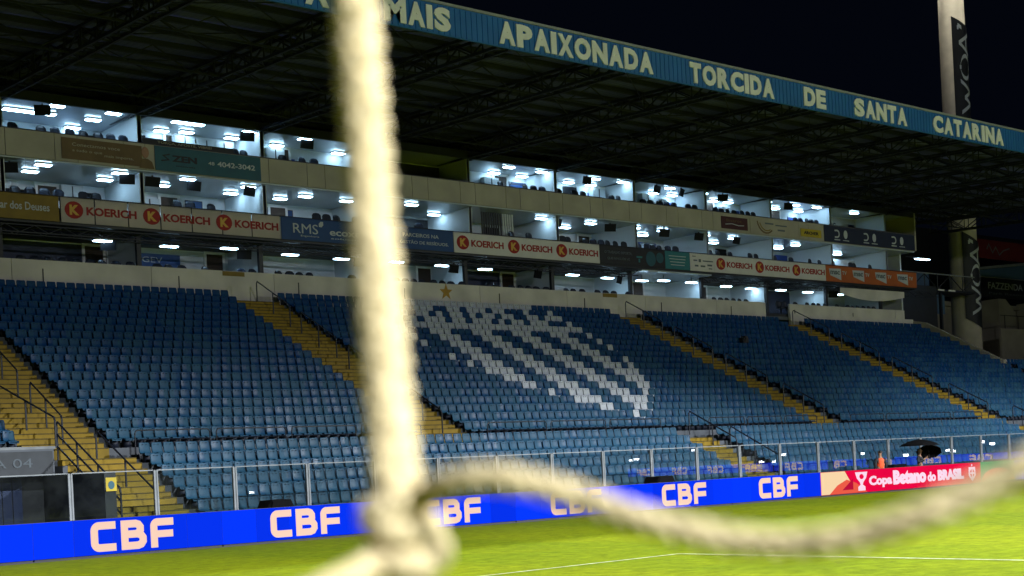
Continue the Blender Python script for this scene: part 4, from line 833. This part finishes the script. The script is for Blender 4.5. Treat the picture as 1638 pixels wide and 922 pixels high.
down = [((-.24,.02,1.06), (-.23,-.08,.82)), ((.24,.02,1.06), (.23,-.08,.82))]
person((48.7, 34.15, .004), R(150), 'person in a bright orange vest standing behind the red board, back turned', 'coat', 'coat', down, True, 'vest')
hold = [((-.26,.0,1.08), (-.08,-.24,1.22)), ((.26,.0,1.08), (.08,-.24,1.26))]
person((51.55, 34.2, .004), R(20), 'person in dark clothes holding the black umbrella behind the red board', 'coat', 'coat', hold)
def umbrella(c, label, tilt=(0, 0), r=.74, stick=.95):
    o = empty('umbrella', c, label, 'umbrella', 'open black umbrellas at the touchline'); o.rotation_euler = (tilt[0], tilt[1], 0); b = MB(); n_ = 8; rings = [(0, 0), (.25, -.02), (.55, -.085), (.85, -.19), (1, -.27)]
    for k in range(n_):
        for i in range(4):
            (r0, z0), (r1, z1) = rings[i], rings[i+1]
            def p(rr, z, t): s_ = 1-(.10*(1-(2*t-1)**2) if rr > .9 else 0); a = 2*math.pi*(k+t)/n_; return (r*rr*s_*math.cos(a), r*rr*s_*math.sin(a), z-.0*t)
            for t0, t1 in ((0, .5), (.5, 1)): b.poly([p(r0, z0, t0), p(r1, z1, t0), p(r1, z1, t1), p(r0, z0, t1)] if i else [p(r0, z0, 0), p(r1, z1, t0), p(r1, z1, t1)])
    child('canopy', b.mesh('canopy', 'cloth', True), o)
    child('shaft', MB().tube([(0, 0, .05), (0, 0, -stick)], .008, 6).mesh('shaft', 'black'), o); child('handle', MB().tube([(0, 0, -stick), (0, 0, -stick-.1), (.03, 0, -stick-.13), (.06, 0, -stick-.1)], .012, 6).mesh('handle', 'black'), o)
    for k in range(n_): a = 2*math.pi*k/n_; child('rib', MB().tube([(.01*math.cos(a), .01*math.sin(a), -.03), (r*.55*math.cos(a), r*.55*math.sin(a), -.095), (r*math.cos(a), r*math.sin(a), -.28)], .005, 4).mesh('rib', 'black'), o)
umbrella((51.35, 34.05, 2.05), 'large open black umbrella held above the red board', (0, 0), .84)
umbrella((52.45, 34.35, 1.72), 'second black umbrella, lower and behind the person in dark clothes', (R(-20), R(25)), .55, 1.05)
def cover(x, wd, label, h=1.14):
    o = empty('equipment_cover', (x, 34.25, .004), label, 'cover', 'black hooded covers behind the boards')
    b = MB(); w_ = wd/2
    sec = [(-w_, .004), (-w_*.96, .55), (-w_*.8, .9), (-w_*.55, h), (w_*.62, h+.02), (w_*.8, .92), (w_*.97, .5), (w_, .004)]
    n0 = 0
    for i, y in enumerate((-.36, -.3, 0, .3, .36)):
        s_ = .9 if i in (0, 4) else 1; b.v += [(p*s_+random.uniform(-.02, .02), y+random.uniform(-.015, .015), max(.004, z*(.95 if i in (0, 4) else 1)+random.uniform(-.02, .02)*(z > .1))) for p, z in sec]
    for i in range(4):
        for j in range(7): a = i*8+j; b.f.append((a, a+1, a+9, a+8))
    b.f += [tuple(range(8)), tuple(range(39, 31, -1))]; b.mi = [0]*len(b.f)
    child('hood', b.mesh('hood', 'cloth'), o); child('strap', MB().box(-w_*.9, w_*.9, -.375, -.362, .5, .54).mesh('strap', 'black'), o)
cover(20.4, 1.05, 'black hooded equipment cover behind the second CBF board'); cover(35.8, 1.2, 'black hooded equipment cover behind the fifth CBF board'); cover(49.75, 1.3, 'black hooded equipment cover beside the person in orange', 1.05)

# ------------------------------------------------------------------ goal net in front of the lens
def smooth(pts, n=10):
    P = [Vector(p) for p in pts]; out = []
    for i in range(len(P)-1):
        p0, p1, p2, p3 = P[max(i-1, 0)], P[i], P[i+1], P[min(i+2, len(P)-1)]
        for k in range(n):
            t = k/n; out.append(.5*((2*p1)+(p2-p0)*t+(2*p0-5*p1+4*p2-p3)*t*t+(3*p1-p0-3*p2+p3)*t**3))
    return out+[P[-1]]
def rope(mb, pts, r, pitch, strands=3, off=.56, sr=.52):
    P = smooth(pts); L_ = 0; fr = []; u = None
    for i, p in enumerate(P):
        d = (P[min(i+1, len(P)-1)]-P[max(i-1, 0)]).normalized(); u = d.orthogonal().normalized() if u is None else (u-d*u.dot(d)).normalized()
        if i: L_ += (p-P[i-1]).length
        fr.append((p, u.copy(), d.cross(u), L_))
    for s in range(strands):
        mb.tube([p+(u*math.cos(a)+w_*math.sin(a))*r*off for p, u, w_, l in fr for a in (2*math.pi*(s/strands+l/pitch),)], r*sr, 8)
    return mb
net = empty('goal_net', (.16, .228, 1.2), 'out of focus cream goal net cord hanging right in front of the lens', 'goal net')
V1 = [(.1712,.248,1.845),(.1722,.2474,1.8089),(.1727,.2469,1.8009),(.1731,.2466,1.781),(.1736,.2462,1.761),(.1712,.2416,1.7404),(.1689,.2371,1.7204),(.1665,.2325,1.7048),(.164,.2281,1.6948),(.1643,.2278,1.6861),(.1648,.2274,1.6749),(.1654,.2269,1.655),(.166,.226,1.6)]
H1 = [(.164,.2281,1.6886),(.1638,.2217,1.6941),(.1639,.2151,1.697),(.1649,.2076,1.6984),(.1679,.2011,1.6983),(.1718,.1952,1.6967),(.1758,.1879,1.694),(.1796,.1807,1.6908),(.1834,.1722,1.688),(.1878,.1645,1.6858),(.1921,.157,1.6847),(.1954,.1489,1.6849),(.1994,.1416,1.6864),(.2033,.1343,1.689),(.208,.1277,1.6925),(.2124,.1214,1.6962),(.2189,.1158,1.7004),(.226,.108,1.706)]
H2 = [(.1643,.2278,1.6861),(.1571,.2274,1.6824),(.1496,.2272,1.68),(.1404,.2285,1.6767),(.125,.23,1.672)]
rope(MB(), V1, .0050, .0175).build('upright_cord', 'rope', net, True)
rope(MB(), H1, .0027, .014, 3, .46, .6).build('sagging_cord', 'rope', net, True)
rope(MB(), H2, .0032, .014, 3, .46, .6).build('side_cord', 'rope', net, True)
kn = MB()
for i, (c_, rr) in enumerate((((.1640, .2276, 1.690), .0068), ((.1646, .2270, 1.684), .0072), ((.1636, .2282, 1.694), .0062))):
    th0 = i*.9; kn.tube([(c_[0]+rr*.8*math.cos(t*math.pi/8), c_[1]+rr*.8*math.sin(t*math.pi/8), c_[2]+.002*math.sin(t*math.pi/8+th0)) for t in range(17)], .0034, 8)
kn.build('knot', 'rope', net, True)
MB().tube([(.1606, .2262, 1.6858), (.1612, .2245, 1.6835), (.1625, .2236, 1.6815)], .0018, 8).build('knot_dark_mark', 'ropeb', net, True)  # small dark tube beside the knot
